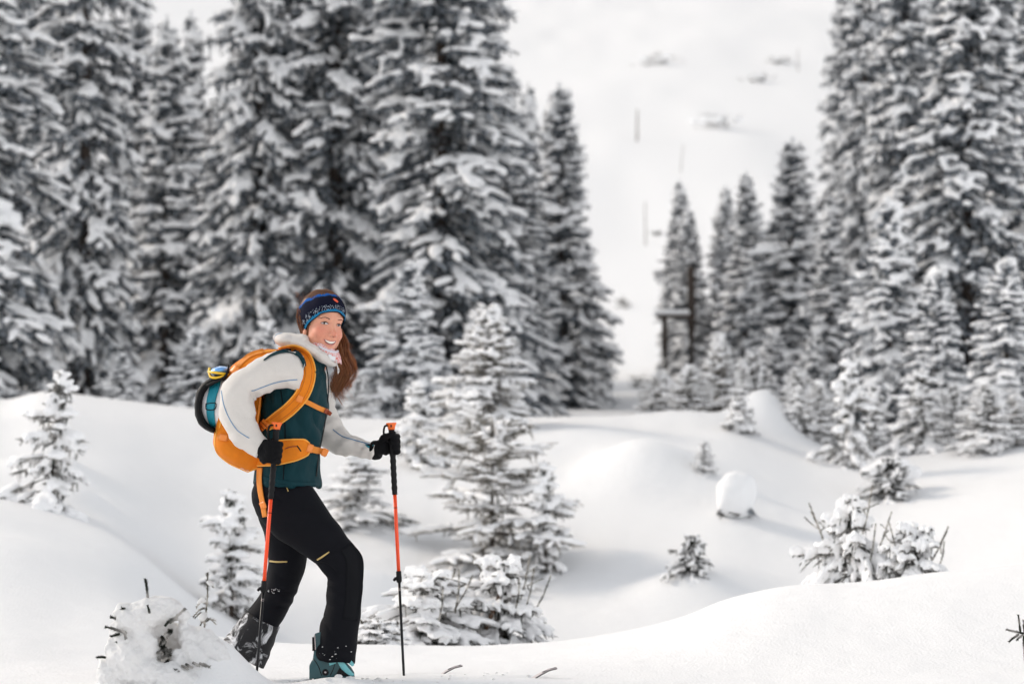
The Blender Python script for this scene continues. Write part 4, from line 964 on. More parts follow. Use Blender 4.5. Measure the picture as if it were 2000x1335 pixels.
for ln, wd in (([(619, 1093), (630, 1086), (643, 1077)], [3.2, 3.6, 2.6]), ([(526, 1095), (540, 1096.5), (561, 1096)], [3.4, 3.4, 3.0]), ([(559, 943), (560, 951), (563, 959)], [2.2, 2.2])):
    s_ = shell_on(tbv, ln, wd, off=.0005, thick=.0012, across=3, n=14); wobj('gold_tape', s_.mesh('gold_tape'), M['gold'], trous)
s_ = shell_on(tbv, [(676, 1066), (692, 1092), (693, 1125), (690, 1170), (684, 1210)], [26, 34, 34, 30, 30], off=.0005, thick=.0014, across=9, n=30); wobj('knee_panel', s_.mesh('knee_panel'), M['knee'], trous)
# snow-crusted cuff of the rear leg
def crust_mat():
    m, nt, b = mat_new('snow_crusted_cuff'); N, L = nt.nodes, nt.links; b.inputs['Roughness'].default_value = .8
    tc = N.new('ShaderNodeTexCoord'); n = N.new('ShaderNodeTexNoise'); n.inputs['Scale'].default_value = 11; n.inputs['Detail'].default_value = 6; n.inputs['Roughness'].default_value = .7; n.inputs['Distortion'].default_value = .8
    L.new(tc.outputs['Object'], n.inputs['Vector']); r = N.new('ShaderNodeValToRGB'); e = r.color_ramp.elements
    e[0].position = .50; e[0].color = (.007, .007, .009, 1); e[1].position = .62; e[1].color = (.72, .73, .76, 1); L.new(n.outputs[0], r.inputs[0]); L.new(r.outputs[0], b.inputs['Base Color'])
    bp = N.new('ShaderNodeBump'); bp.inputs['Strength'].default_value = .8; bp.inputs['Distance'].default_value = .006; L.new(n.outputs[0], bp.inputs['Height']); L.new(bp.outputs[0], b.inputs['Normal']); return m
M['crust'] = crust_mat()
cu = MB(); CUF = np.array([(513, 1208, .12, 37.0, 36), (499, 1235, .12, 41.5, 39), (486, 1259, .12, 46, 42), (474, 1279, .12, 49, 43)], dtype=float)
limb([tuple(q) for q in CUF], n=14, k=30, mb=cu); cme = cu.mesh('trouser_cuff'); folds(cme, .003, .03, 6); wobj('trouser_cuff', cme, M['crust'], trous)
# clots of snow on the front hem
fl = MB(); rg = np.random.default_rng(4)
for _ in range(16):
    x, y = rg.uniform(618, 690), rg.uniform(1255, 1288); r = cast(tbv, x, y)
    if r is None: continue
    d = at(x, y, PY) - CAMP; d /= np.linalg.norm(d); ellipsoid(fl, CAMP + d * (r - .0006), np.array([1, 1, 1]) * rg.uniform(.25, 1.0) ** 3 * np.array([.0045, .003, .002]), None, 6, 4)
for _ in range(18):
    x, y = rg.uniform(522, 548), 1154 + rg.normal(0, 3); r = cast(tbv, x, y)
    if r is None: continue
    d = at(x, y, PY) - CAMP; d /= np.linalg.norm(d); ellipsoid(fl, CAMP + d * (r - .0006), np.array([1, 1, 1]) * rg.uniform(.0010, .0024), None, 6, 4)
sf = wobj('snow_specks', fl.mesh('snow_specks'), M['snow_near'], trous); sf['kind'] = 'stuff'

# --- gloves closed round the grips
def glove(C, axis, back, sgn, wrist, wr, g=1.0):
    a = np.asarray(axis) / np.linalg.norm(axis); b = np.asarray(back, dtype=float); b -= a * (a @ b); b /= np.linalg.norm(b); c = np.cross(a, b) * sgn
    mb = MB(); Mx = np.stack([b, c, a], 1)
    ellipsoid(mb, C + b * .030 + a * .002, (.019, .034, .045), Mx, 20, 14)
    ellipsoid(mb, C + b * .026 + c * .022 + a * .004, (.020, .020, .043), Mx, 16, 12)
    for k, (h, ln, r) in enumerate(((.031, 3.7, .0108), (.0105, 3.95, .0112), (-.0105, 3.8, .0108), (-.030, 3.4, .0098))):
        ph = np.linspace(.35, .35 + ln, 16); rho = np.interp(ph, [.35, 1.2, 2.4, 4.3], [.036, .036, .027, .024])
        P = C + a * (h + .003 * np.sin(ph * 1.3))[:, None] + np.cos(ph)[:, None] * b * rho[:, None] + np.sin(ph)[:, None] * c * rho[:, None]
        tube(mb, P, np.interp(np.linspace(0, 1, 16), [0, .2, .36, .5, .66, .85, 1], [r, r * 1.12, r * .95, r * 1.08, r * .93, r * .95, r * .62]), 10, up=a)
    ph = np.linspace(-.55, -2.9, 12); rho = np.interp(ph[::-1], [-2.9, -.55], [.025, .034])[::-1]
    P = C + a * np.linspace(.022, .050, 12)[:, None] + np.cos(ph)[:, None] * b * rho[:, None] + np.sin(ph)[:, None] * c * rho[:, None]
    tube(mb, P, np.interp(np.linspace(0, 1, 12), [0, .3, .5, .8, 1], [.016, .0145, .0125, .012, .007]), 10, up=a)
    mb.V = [C + (v - C) * g for v in mb.V]; wp = np.asarray(wrist); m_ = C + b * .034
    tube(mb, spline(np.stack([wp, wp * .5 + m_ * .5 + (0, 0, .004), m_]), 10), np.linspace(wr, .030, 10), 14)
    me = remesh(mb.mesh('g'), .0036, 2, 'glove'); folds(me, .0012, .012, 3); return me
GN = Pm(531, 884, -.285); GF = Pm(764.5, 868, .055)
axn = Pm(541, 826, -.27) - Pm(525, 975, -.28); axf = Pm(764, 826, .055) - Pm(769, 965, .06)
gl_n = wobj('glove', glove(GN, axn, (-.72, -.66, .25), 1, Pm(507, 875, -.272), .036, 1.18), M['glove'], person)
gl_f = wobj('glove', glove(GF, axf, (-.80, .52, -.05), -1, Pm(733, 879, .072), .033, 1.08), M['glove'], person)
# knit cuffs
for nm, pa, pb, r in (('cuff', (502, 870, -.270), (518, 882, -.276), .040), ('cuff', (727, 878.5, .080), (743, 879, .068), .0415)):
    mb = MB(); tube(mb, spline(np.stack([Pm(*pa), (Pm(*pa) + Pm(*pb)) / 2, Pm(*pb)]), 8), np.array([.92, 1, 1.02, 1.02, 1.0, .97, .95, .86]) * r, 24, up=(0, 1, 0)); wobj(nm, mb.mesh(nm), M['glove'], gl_n if pa[0] < 600 else gl_f)

# --- ski boot (front foot)
def extrude_outline(pts, d0, d1, mb):
    P0 = np.array([Pm(x, y, d0) for x, y in pts]); P1 = np.array([Pm(x, y, d1) for x, y in pts]); n = len(pts)
    bm = bmesh.new(); vs_ = [bm.verts.new(p) for p in P0]; f = bm.faces.new(vs_); r = bmesh.ops.extrude_face_region(bm, geom=[f])
    new = [v for v in r['geom'] if isinstance(v, bmesh.types.BMVert)]
    for k, v in enumerate(vs_):
        for w in new:
            if (w.co - v.co).length < 1e-7: w.co = Vector(P1[k])
    bmesh.ops.triangulate(bm, faces=bm.faces[:]); bmesh.ops.recalc_face_normals(bm, faces=bm.faces[:])
    bm.verts.index_update(); V = np.array([v.co[:] for v in bm.verts]); T = np.array([[v.index for v in f.verts] for f in bm.faces]); bm.free(); mb.add(V, T); return mb
bt_ = MB()
extrude_outline([(604, 1326), (604, 1298), (609, 1289), (616, 1282), (640, 1287), (664, 1286), (676, 1292), (686, 1302), (692, 1312), (693, 1326)], -.135, -.038, bt_)
extrude_outline([(609, 1300), (613, 1270), (611, 1248), (615, 1236), (630, 1232), (668, 1240), (676, 1270), (672, 1300)], -.128, -.046, bt_)
bo_me = remesh(bt_.mesh('b'), .0042, 5, 'ski_boot'); boot = wobj('ski_boot', bo_me, M['boot'], person); bbv = bvh_of(bo_me)
def disc(px, py, r, h, name, mat, parent, bv, n=18):
    r_ = cast(bv, px, py); d = at(px, py, PY) - CAMP; d /= np.linalg.norm(d); c = CAMP + d * (r_ if r_ else np.linalg.norm(Pm(px, py, -.13) - CAMP))
    mb = MB(); tube(mb, np.array([c + d * .004, c - d * h * .7, c - d * h]), np.array([r, r, r * .8]) * MPX, n); return wobj(name, mb.mesh(name), mat, parent)
disc(635.5, 1312, 6.2, .006, 'pivot_bolt', M['black'], boot, bbv); disc(635.5, 1312, 2.2, .0085, 'bolt_head', M['ski_edge'], boot, bbv)
for ln, wd, mt, nm in (([(664, 1289), (672, 1302), (683, 1313), (691, 1317)], [11, 12, 9, 4], 'boot_light', 'buckle_strap'), ([(680, 1289), (686, 1294), (690, 1299)], [8, 8, 6], 'boot_light', 'buckle_lever'), ([(643, 1296), (650, 1294), (656, 1292)], [6, 5, 4], 'boot_light', 'ankle_clip'),
                       ([(660, 1309), (668, 1313), (680, 1317)], [13, 11, 6], 'black', 'toe_ratchet'), ([(612, 1243), (612.5, 1256), (613, 1270)], [5, 5.5, 6], 'black', 'rear_spoiler'), ([(614.5, 1238), (615.5, 1255), (616, 1268)], [1.4, 1.8, 1.6], 'ski_edge', 'walk_lever')):
    s_ = shell_on(bbv, ln, wd, off=.0008, thick=.004, across=5, n=14, depth=np.linalg.norm(Pm(650, 1300, -.135) - CAMP)); wobj(nm, s_.mesh(nm), M[mt], boot)
for ln in ([(612, 1285), (622, 1300), (628, 1318)], [(655, 1290), (651, 1305), (645, 1318)]):
    s_ = shell_on(bbv, ln, [1.5, 1.5], off=.0002, thick=.0008, across=3, n=12); wobj('shell_seam', s_.mesh('shell_seam'), M['black'], boot)
# ------------------------------------------------------------------ backpack
pk_loc = Pm(470, 915, 0); pack = empty('backpack', pk_loc)
tag(pack, 'orange touring backpack with piped straps worn on the skier', 'backpack')
SEC = np.array([(682, 520, 560), (690, 496, 580), (702, 472, 580), (720, 452, 560), (745, 441, 532), (775, 433, 516), (805, 427, 512), (835, 422, 511), (862, 420, 513), (882, 424, 520), (897, 438, 526), (908, 456, 528), (917, 480, 520)], dtype=float)
SS = spline(SEC, 46); na = 44; a = np.linspace(0, 2 * np.pi, na, endpoint=False)
ca_, sa_ = np.cos(a), np.sin(a); se = (np.abs(ca_) ** 3 + np.abs(sa_) ** 3) ** (-1 / 3)
rows = []
for k, (py, x0, x1) in enumerate(SS):
    t = k / 45; hd_ = .135 * math.sqrt(max(.12, math.sin(math.pi * min(.97, max(.08, .12 + t * .80))))) 
    c = Pm((x0 + x1) / 2, py, 0); rows.append(c + np.outer(ca_ * se, X3) * (x1 - x0) / 2 * MPX + np.outer(sa_ * se, Y3) * hd_)
RV = np.array(rows).reshape(-1, 3); i = np.arange(45)[:, None] * na; j = np.arange(na)[None]; j2 = (j + 1) % na
pq = np.stack([i + j, i + na + j, i + na + j2, i + j2], -1).reshape(-1, 4); n0 = len(RV)
j = np.arange(na); j2 = (j + 1) % na
mb = MB(); mb.add(np.concatenate([RV, [RV[:na].mean(0)], [RV[-na:].mean(0)]]), np.concatenate([np.stack([np.full(na, n0), j, j2], -1), np.stack([np.full(na, n0 + 1), n0 - na + j2, n0 - na + j], -1)]), pq)
pk_me = remesh(mb.mesh('p'), .007, 3, 'pack_body'); folds(pk_me, .005, .06, 4); folds(pk_me, .002, .022, 8)
creases(pk_me, .010, .10, (.5, .2, 1), 6, [(Pm(450, 890, -.12), .12), (Pm(500, 700, -.1), .12), (Pm(445, 800, -.12), .10)])
pkb = wobj('pack_body', pk_me, M['orange'], pack); pbv = bvh_of(pk_me)
def strap(bv, ln, wd, name, mat, parent, off=.002, thick=.003, n=24, across=5, crown=0, depth=None):
    s_ = shell_on(bv, ln, wd, off=off, thick=thick, across=across, n=n, crown=crown, depth=depth); o = wobj(name, s_.mesh(name), M[mat], parent); o_top = s_.top; return o, o_top
def piping(top, side, r, name, mat, parent):
    mb = MB(); P = top[:, side]; tube(mb, P, r, 6); return wobj(name, mb.mesh(name), M[mat], parent)
# padded shoulder strap running over the vest
allb = bvh_of(vest_me, hd_me)
so, top = strap(allb, [(545, 687), (572, 684), (592, 694), (602, 716), (601, 742), (589, 772), (566, 798), (540, 818), (517, 833)], [15, 20, 24, 25, 26, 26, 25, 24, 18], 'shoulder_strap', 'orange', pack, off=.004, thick=.010, n=56, across=9, crown=.004)
piping(top, 0, .0035, 'strap_piping', 'orange_edge', so); piping(top, 8, .0035, 'strap_piping', 'orange_edge', so)
mid = top[:, 4] - np.array([0, .0008, 0])
for q in (2, 6):
    mb = MB(); tube(mb, top[4:-4, q] - np.array([0, .0004, 0]), .0007, 4); wobj('stitch_line', mb.mesh('stitch_line'), M['rust'], so)
o, t = strap(allb, [(521, 823), (512, 832), (505, 839)], [17, 16, 14], 'ladder_buckle', 'orange_plastic', so, off=.014, thick=.006, n=8)
for q in (2, 4, 6):
    mb = MB(); tube(mb, np.stack([t[q, 0], t[q, 4]]) - [0, .002, 0], .0015, 5); wobj('buckle_bar', mb.mesh('buckle_bar'), M['rust'], so)
o, t = strap(allb, [(584, 777), (600, 785), (622, 796), (641, 804)], [11, 9.5, 9.5, 9.5], 'sternum_strap', 'orange_strap', pack, off=.012, thick=.003, n=24)
strap(allb, [(580, 776), (586, 779), (591, 781)], [13, 14, 12], 'sternum_slider', 'orange_plastic', o, off=.017, thick=.005, n=8)
strap(allb, [(634, 801), (641, 805), (647, 809)], [9, 9, 7], 'sternum_buckle', 'rust', o, off=.014, thick=.006, n=8, depth=np.linalg.norm(Pm(640, 803, -.03) - CAMP))
# hip belt wing and webbing
belt, top = strap(allb, [(500, 889), (525, 886), (550, 882), (575, 878), (597, 873), (606, 871)], [40, 46, 46, 42, 32, 12], 'hip_belt', 'orange', pack, off=.004, thick=.012, n=34, across=9, crown=.004)
piping(top, 0, .0034, 'belt_piping', 'orange_edge', belt); piping(top, 8, .0034, 'belt_piping', 'orange_edge', belt)
strap(allb, [(556, 876), (568, 872), (580, 871)], [2, 2, 2], 'belt_zip', 'rust', belt, off=.020, thick=.001, n=10, across=3)
mb = MB(); zc = np.linalg.norm(Pm(583, 875, -.19) - CAMP)
tube(mb, np.stack([Pm(580, 870, -.19), Pm(584, 875, -.192), Pm(588, 881, -.19)]), [.003, .0035, .003], 6); wobj('zip_pull', mb.mesh('zip_pull'), M['black'], belt)
w_, t = strap(allb, [(598, 873), (615, 878), (630, 881), (640, 885)], [14, 13, 12, 12], 'hip_webbing', 'orange_strap', belt, off=.012, thick=.003, n=20)
for ln, wd in (([(600, 873), (606, 875), (611, 876.5)], [17, 17, 16]), ([(629, 881), (634, 883), (639, 886)], [15, 16, 15])):
    strap(allb, ln, wd, 'belt_buckle', 'orange_plastic', belt, off=.016, thick=.006, n=8, depth=np.linalg.norm(Pm(635, 883, -.05) - CAMP))
# webbing of the pack itself
for ln, wd, nm in (([(424, 853), (440, 855), (458, 858), (474, 860)], [8, 8], 'compression_strap'), ([(452, 728), (470, 708), (490, 692), (515, 684)], [9, 9], 'lid_strap'), ([(470, 728), (500, 705), (535, 690), (560, 684)], [3, 3], 'lid_zip')):
    strap(pbv, ln, wd, nm, 'orange_strap', pkb, off=.001, thick=.003, n=20)
for ln, wd, nm in (([(429, 853), (437, 854), (444, 855.5)], [13, 13], 'side_buckle'), ([(451, 729), (458, 722), (464, 715)], [13, 13], 'lid_buckle')):
    strap(pbv, ln, wd, nm, 'orange_plastic', pkb, off=.003, thick=.007, n=8)
for ln in ([(423, 838), (419, 862), (424, 884), (445, 903), (470, 915), (484, 921)], [(484, 921), (505, 913), (530, 902)], [(487, 693), (505, 688), (540, 683)], [(430, 800), (432, 815), (429, 835)]):
    strap(pbv, ln, [2.6, 2.6], 'seam_piping', 'orange_edge', pkb, off=.0006, thick=.0022, n=24, across=3)
# frame rod behind the arm and the loose strap over the hip
mb = MB(); tube(mb, spline(np.stack([Pm(509, 765, -.13), Pm(506, 800, -.135), Pm(500, 838, -.135)]), 12), .0045, 8); wobj('frame_rod', mb.mesh('frame_rod'), M['orange_strap'], pack)
mb = MB(); tube(mb, spline(np.stack([Pm(494, 770, -.12), Pm(496, 800, -.13), Pm(500, 835, -.14), Pm(512, 858, -.16)]), 12), .006, 6, R2=.002); wobj('load_strap', mb.mesh('load_strap'), M['orange'], pack)
hb_ = bvh_of(vest_me, tr_me)
lo_, t = strap(hb_, [(507, 912), (506, 935), (508, 958), (513, 985), (517, 1009)], [11, 10.5, 10.5, 10, 9.5], 'hanging_strap', 'orange_strap', pack, off=.006, thick=.003, n=26, depth=np.linalg.norm(Pm(510, 960, -.12) - CAMP))
strap(hb_, [(511, 980), (514, 987), (515, 992)], [12, 12], 'strap_keeper', 'orange_plastic', lo_, off=.009, thick=.004, n=6, depth=np.linalg.norm(Pm(510, 960, -.12) - CAMP))

# ------------------------------------------------------------------ helmet strapped to the pack
hm_loc = Pm(415, 845, 0); helmet = empty('ski_helmet', hm_loc); tag(helmet, 'white ski helmet with black rim strapped to the back of the orange backpack', 'helmet')
mb = MB(); ellipsoid(mb, Pm(437, 790, 0), (.112, .125, .118), rot((0, 1, 0), math.radians(12)), 40, 26); h_me = mb.mesh('shell'); sh = wobj('shell', h_me, M['white_shell'], helmet); hbv2 = bvh_of(h_me)
arc = [(441, 733), (424, 741), (406, 752), (395, 770), (391, 795), (395, 818), (407, 833), (422, 841)]
A_ = spline(np.array(arc, dtype=float), 36); rr = np.interp(np.linspace(0, 1, 36), [0, .15, .4, .75, 1], [4, 8, 10.5, 9.5, 5]) * MPX
mb = MB(); tube(mb, np.array([Pm(q[0], q[1], -.02) for q in A_]), rr, 14, R2=np.full(36, .095), up=(0, 1, 0)); rim = mb.mesh('rim_pad'); folds(rim, .002, .02, 2); wobj('rim_pad', rim, M['black'], helmet)
mb = MB(); tube(mb, spline(np.stack([Pm(404, 753, -.11), Pm(425, 743, -.12), Pm(440, 735, -.125), Pm(445, 722, -.12), Pm(447, 712, -.11)]), 18), np.linspace(.008, .003, 18), 8); wobj('lashing', mb.mesh('lashing'), M['black'], helmet)
for (px, py) in ((441, 749),): disc(px, py, 2.2, .003, 'vent_plug', M['black'], sh, hbv2)
gog = empty('ski_goggles', Pm(425, 840, -.1)); tag(gog, 'ski goggles with blue lens, yellow frame and turquoise strap around the white helmet', 'goggles')
o, t = strap(hbv2, [(423, 738), (419, 755), (413, 778), (411, 797), (412, 815), (417, 834)], [19, 19, 18, 17, 15, 10], 'strap', 'teal_strap', gog, off=.002, thick=.003, n=30, across=7)
bk = MB(); 
for q in ((0, 0), ): pass
bc = [Pm(401, 788, -.135), Pm(421, 788, -.135), Pm(420, 798, -.135), Pm(402, 798, -.135)]
r0 = [cast(hbv2, x, y) for x, y in ((403, 788), (421, 787), (419, 799), (404, 799))]
pts = []
for (x, y), r in zip(((402, 788), (421, 787), (419, 799), (403, 799)), r0):
    d = at(x, y, PY) - CAMP; d /= np.linalg.norm(d); pts.append(CAMP + d * ((r or np.linalg.norm(Pm(405, 793, -.06) - CAMP)) - .007))
loop = spline(np.stack(pts + [pts[0]]), 24); tube(bk, loop, .0022, 6, caps=False); wobj('strap_buckle', bk.mesh('strap_buckle'), M['black'], gog)
lens = MB(); c = Pm(430, 724, -.05); ellipsoid(lens, c, (.043, .085, .021), rot((0, 1, 0), math.radians(-8)), 26, 14); wobj('lens', lens.mesh('lens'), M['lens'], gog)
fr = MB(); t_ = np.linspace(0, 2 * np.pi, 28); ring = np.array([c + np.array([-.002 + .047 * math.cos(q), .088 * math.sin(q), -.010 - .006 * math.cos(q)]) for q in t_]); tube(fr, ring, .0055, 8, caps=False); fo = wobj('frame', fr.mesh('frame'), M['yellow'], gog)
mb = MB(); tube(mb, spline(np.stack([Pm(409, 719, -.06), Pm(409, 728, -.09), Pm(412, 736, -.11), Pm(424, 737, -.125), Pm(438, 733, -.12)]), 18), np.linspace(.006, .005, 18), 8); wobj('frame_arm', mb.mesh('frame_arm'), M['yellow'], gog)

# ------------------------------------------------------------------ poles
def pole(P0, P1, label, grip_end, red_end, clamp_dir):
    """P0 top of the grip, P1 tip; the marks are fractions of the length"""
    P0, P1 = np.asarray(P0), np.asarray(P1); L = np.linalg.norm(P1 - P0); ax = (P1 - P0) / L
    e = empty('ski_pole', P1); tag(e, label, 'ski pole', 'pair of ski poles')
    f = lambda s: P0 + ax * s
    mb = MB(); tube(mb, np.stack([f(q) for q in (0, .004, .012, .022, .030)]), [.022, .023, .019, .0155, .0150], 18, R2=[.016, .017, .015, .014, .0135], up=(0, 1, 0)); cap_ = wobj('cap', mb.mesh('cap'), M['pole_cap'], e)
    mb = MB(); d = np.array([0, -1, 0]); cc = f(.014) + d * .0145; V = box_uv(cc, X3 * .003, Y3 * .003, Z3 * .005); mb.add(V, None, BOXQ); wobj('slot', bevel_mesh(mb, .001, 'slot'), M['black'], cap_)
    ge = grip_end * L; n = 60; s = np.linspace(.026, ge, n); r = .0132 - .0012 * (s - .026) / ge + np.where(s > .13, .0011 * np.sin((s - .13) / .0046), 0); r[-2:] *= .9
    mb = MB(); tube(mb, np.stack([f(q) for q in s]), r, 16); wobj('grip', mb.mesh('grip'), M['black'], e)
    mb = MB(); tube(mb, np.stack([f(ge - .005), f(red_end * L)]), [.0082, .0078], 14); rs = wobj('upper_shaft', mb.mesh('upper_shaft'), M['pole_red'], e)
    mb = MB(); tube(mb, np.stack([f(ge + .055), f(ge + .058)]), .0086, 12); wobj('length_mark', mb.mesh('length_mark'), M['black'], rs)
    c0 = red_end * L - .006
    mb = MB(); tube(mb, np.stack([f(c0 + q) for q in (0, .004, .022, .028, .044, .05)]), [.010, .0115, .0115, .0125, .012, .008], 14); cl = wobj('clamp', mb.mesh('clamp'), M['black'], e)
    mb = MB(); cd = np.asarray(clamp_dir, dtype=float); tube(mb, np.stack([f(c0 + .030) + cd * .004, f(c0 + .033) + cd * .016, f(c0 + .041) + cd * .024]), [.007, .0075, .005], 10); wobj('clamp_lever', mb.mesh('clamp_lever'), M['black'], cl)
    mb = MB(); tube(mb, np.stack([f(c0 + .04), f(L - .01), f(L + .06)]), [.0062, .0058, .004], 12); ls = wobj('lower_shaft', mb.mesh('lower_shaft'), M['pole_black'], e)
    for q in (.075, .082):
        mb = MB(); tube(mb, np.stack([f(c0 + q), f(c0 + q + .002)]), .0066, 12); wobj('scale_ring', mb.mesh('scale_ring'), M['ski_edge'], ls)
    mb = MB(); sd = np.array([-1, -.2, 0]); tube(mb, spline(np.stack([f(.012) + sd * .012, f(.016) + sd * .028, f(.045) + sd * .034, f(.072) + sd * .026, f(.085) + sd * .012]), 20), .0045, 6, R2=.010, up=(0, 1, 0)); wobj('wrist_strap', mb.mesh('wrist_strap'), M['black'], e)
    return e
pole(Pm(541, 824, -.275), Pm(502, 1306, -.262), 'orange red ski pole in her near hand, crossing the rear leg', .312, .648, (-1, -.3, 0))
pole(Pm(764, 825, .055), Pm(788.5, 1312, .075), 'orange red ski pole planted ahead of her, in the outstretched hand', .288, .600, (-1, -.3, 0))

# ------------------------------------------------------------------ skis, buried but for the tips
def ski(px_tail, px_tip, py, d, label, lift):
    T = Pm(px_tip, py, d); B = Pm(px_tail, py, d); L = T[0] - B[0]; g = lambda x: gz(x, PY + d)
    e = empty('ski', (B[0], B[1], g(B[0]))); tag(e, label, 'ski', 'pair of touring skis')
    n = 40; s = np.linspace(0, 1, n); x = B[0] + L * s; gt = np.array([g(q) for q in x]); zc = gt - .030; k = sm(.83, 1.0, s) ** 1.3
    zc = zc * (1 - k) + (gt[-1] + lift) * k; w = .046 * np.interp(s, [0, .05, .5, .9, .965, 1], [.7, .9, .85, 1.0, .72, .14])
    P = np.stack([x, np.full(n, PY + d), zc], -1)
    Vt = np.concatenate([P + Y3 * w[:, None] + Z3 * .003, P - Y3 * w[:, None] + Z3 * .003, P - Y3 * w[:, None] - Z3 * .003, P + Y3 * w[:, None] - Z3 * .003]).reshape(4, n, 3).transpose(1, 0, 2).reshape(-1, 3)
    i = np.arange(n - 1)[:, None] * 4; j = np.arange(4)[None]; j2 = (j + 1) % 4; Q = np.stack([i + j, i + j2, i + 4 + j2, i + 4 + j], -1).reshape(-1, 4)
    mb = MB(); mb.add(Vt, None, np.concatenate([Q, [[3, 2, 1, 0]], [[4 * n - 4, 4 * n - 3, 4 * n - 2, 4 * n - 1]]])); wobj('ski_body', mb.mesh('ski_body', False), simple('pale_ski_topsheet', (.62, .56, .56), .4), e)
    for sg in (1, -1):
        mb = MB(); tube(mb, P[20:] + Y3 * (sg * w[20:])[:, None] - Z3 * .002, .0022, 5); wobj('steel_edge', mb.mesh('steel_edge'), M['ski'], e)
    mb = MB(); tp = P[-1]; tube(mb, spline(np.stack([tp + [-.006, -.005, .003], tp + [-.03, -.02, -.004], tp + [-.062, -.030, -.014]]), 8), .0026, 5); wobj('skin_clip', mb.mesh('skin_clip'), M['ski'], e)
ski(300, 903, 1312, .20, 'buried rear ski, tip nearer to the planted pole', .046)
ski(470, 1088, 1313, -.10, 'buried front ski, its tip poking out farthest ahead', .046)

# ------------------------------------------------------------------ bushes, saplings, stump, hillside details
def needle_twig(nd, P, r, nlen, dens, rg, droop=.1):
    """twig with short needles all round; P polyline"""
    P = np.asarray(P); k = len(P); tube(nd, P, np.linspace(r, r * .6, k), 5)
    T_, S, N = frames(P, (.1, .2, 1)); L = np.linalg.norm(np.diff(P, axis=0), axis=1).sum(); n = max(6, int(L * dens * 1.6))
    t = rg.uniform(.03, 1, n) * (k - 1); i = np.minimum(t.astype(int), k - 2); f = (t - i)[:, None]
    c = P[i] * (1 - f) + P[i + 1] * f; an = rg.uniform(0, 6.283, n)
    d = S[i] * np.cos(an)[:, None] + N[i] * np.sin(an)[:, None] + T_[i] * rg.uniform(.5, 1.1, n)[:, None]; d /= np.linalg.norm(d, axis=1)[:, None]
    w = np.cross(d, rg.normal(0, 1, (n, 3))); w /= np.linalg.norm(w, axis=1)[:, None]; ln = nlen * rg.uniform(.6, 1.2, n)
    V = np.stack([c - w * nlen * .13, c + w * nlen * .13, c + d * ln[:, None]], 1).reshape(-1, 3); nd.add(V, np.arange(3 * n).reshape(-1, 3))
def low_bush(key, px, y, top, Wpx, label, seed, shoots=7, rz=0.0):
    """spreading snow-filled bush with a few bare needled shoots standing up out of it"""
    x = (px - 1000) / FPX * y; z = gz(x, y); H = zpy(top, y) - z; W = Wpx * y / FPX
    e = plant_tree(key, px, y, label, H=H * .92, W=W * 1.15, name='spruce_bush', cat='bush', rz=rz); rg = np.random.default_rng(seed)
    for k in range(shoots):
        nd = MB(); a_ = rg.uniform(0, 6.28); r_ = rg.uniform(.1, .42) * W; p = np.array([math.cos(a_) * r_, math.sin(a_) * r_, H * rg.uniform(.35, .6)]); d = np.array([math.cos(a_) * rg.uniform(.1, .8), math.sin(a_) * .4, 1.0]); d /= np.linalg.norm(d); l = H * rg.uniform(.30, .58)
        needle_twig(nd, np.stack([p, p + d * l * .5 + [.01, 0, 0], p + d * l]), .0045, .013, 900, rg)
        if rg.random() < .5: q = p + d * l * .55; needle_twig(nd, np.stack([q, q + [rg.uniform(-.05, .05), 0, .03], q + [rg.uniform(-.10, .10), 0, .07]]), .0035, .011, 900, rg)
        o = wobj('shoot', nd.mesh('shoot', False), M['needle_pale'], e); o.matrix_parent_inverse = (Matrix.Translation(Vector(e.location)) @ e.rotation_euler.to_matrix().to_4x4() @ Matrix.Diagonal((*e.scale, 1))).inverted() @ Matrix.Translation(Vector(e.location))
    return e
low_bush('J', 835, 14.3, 1090, 240, 'sprawling bush with upright tips beside the planted pole shaft', 3)
low_bush('K', 985, 14.6, 1065, 185, 'snow heaped bush above a crooked bare stem, right of the planted pole', 5)
low_bush('K', 745, 13.7, 1188, 130, 'low bush between the front knee and the planted pole', 6, 3, 1.7)
low_bush('J', 1662, 14.9, 950, 165, 'bush with spiky tips on the right crest, left of a pair', 8, 5, 2.4)
low_bush('K', 1790, 14.7, 1000, 150, 'bush with long upright shoots on the right crest, right of a pair', 9, 5, .8)
# crooked stem under the heaped bush
mb = MB(); rg = np.random.default_rng(2); p0 = at(950, 1222, 14.45)
tube(mb, spline(np.stack([at(948, 1228, 14.45), at(962, 1195, 14.45), at(975, 1160, 14.5), at(978, 1120, 14.5)]), 12), np.linspace(.016, .008, 12), 7)
cs = empty('crooked_branch', p0); tag(cs, 'bare crooked brown branch under the heaped bush', 'branch'); wobj('wood', mb.mesh('wood'), M['twig'], cs)
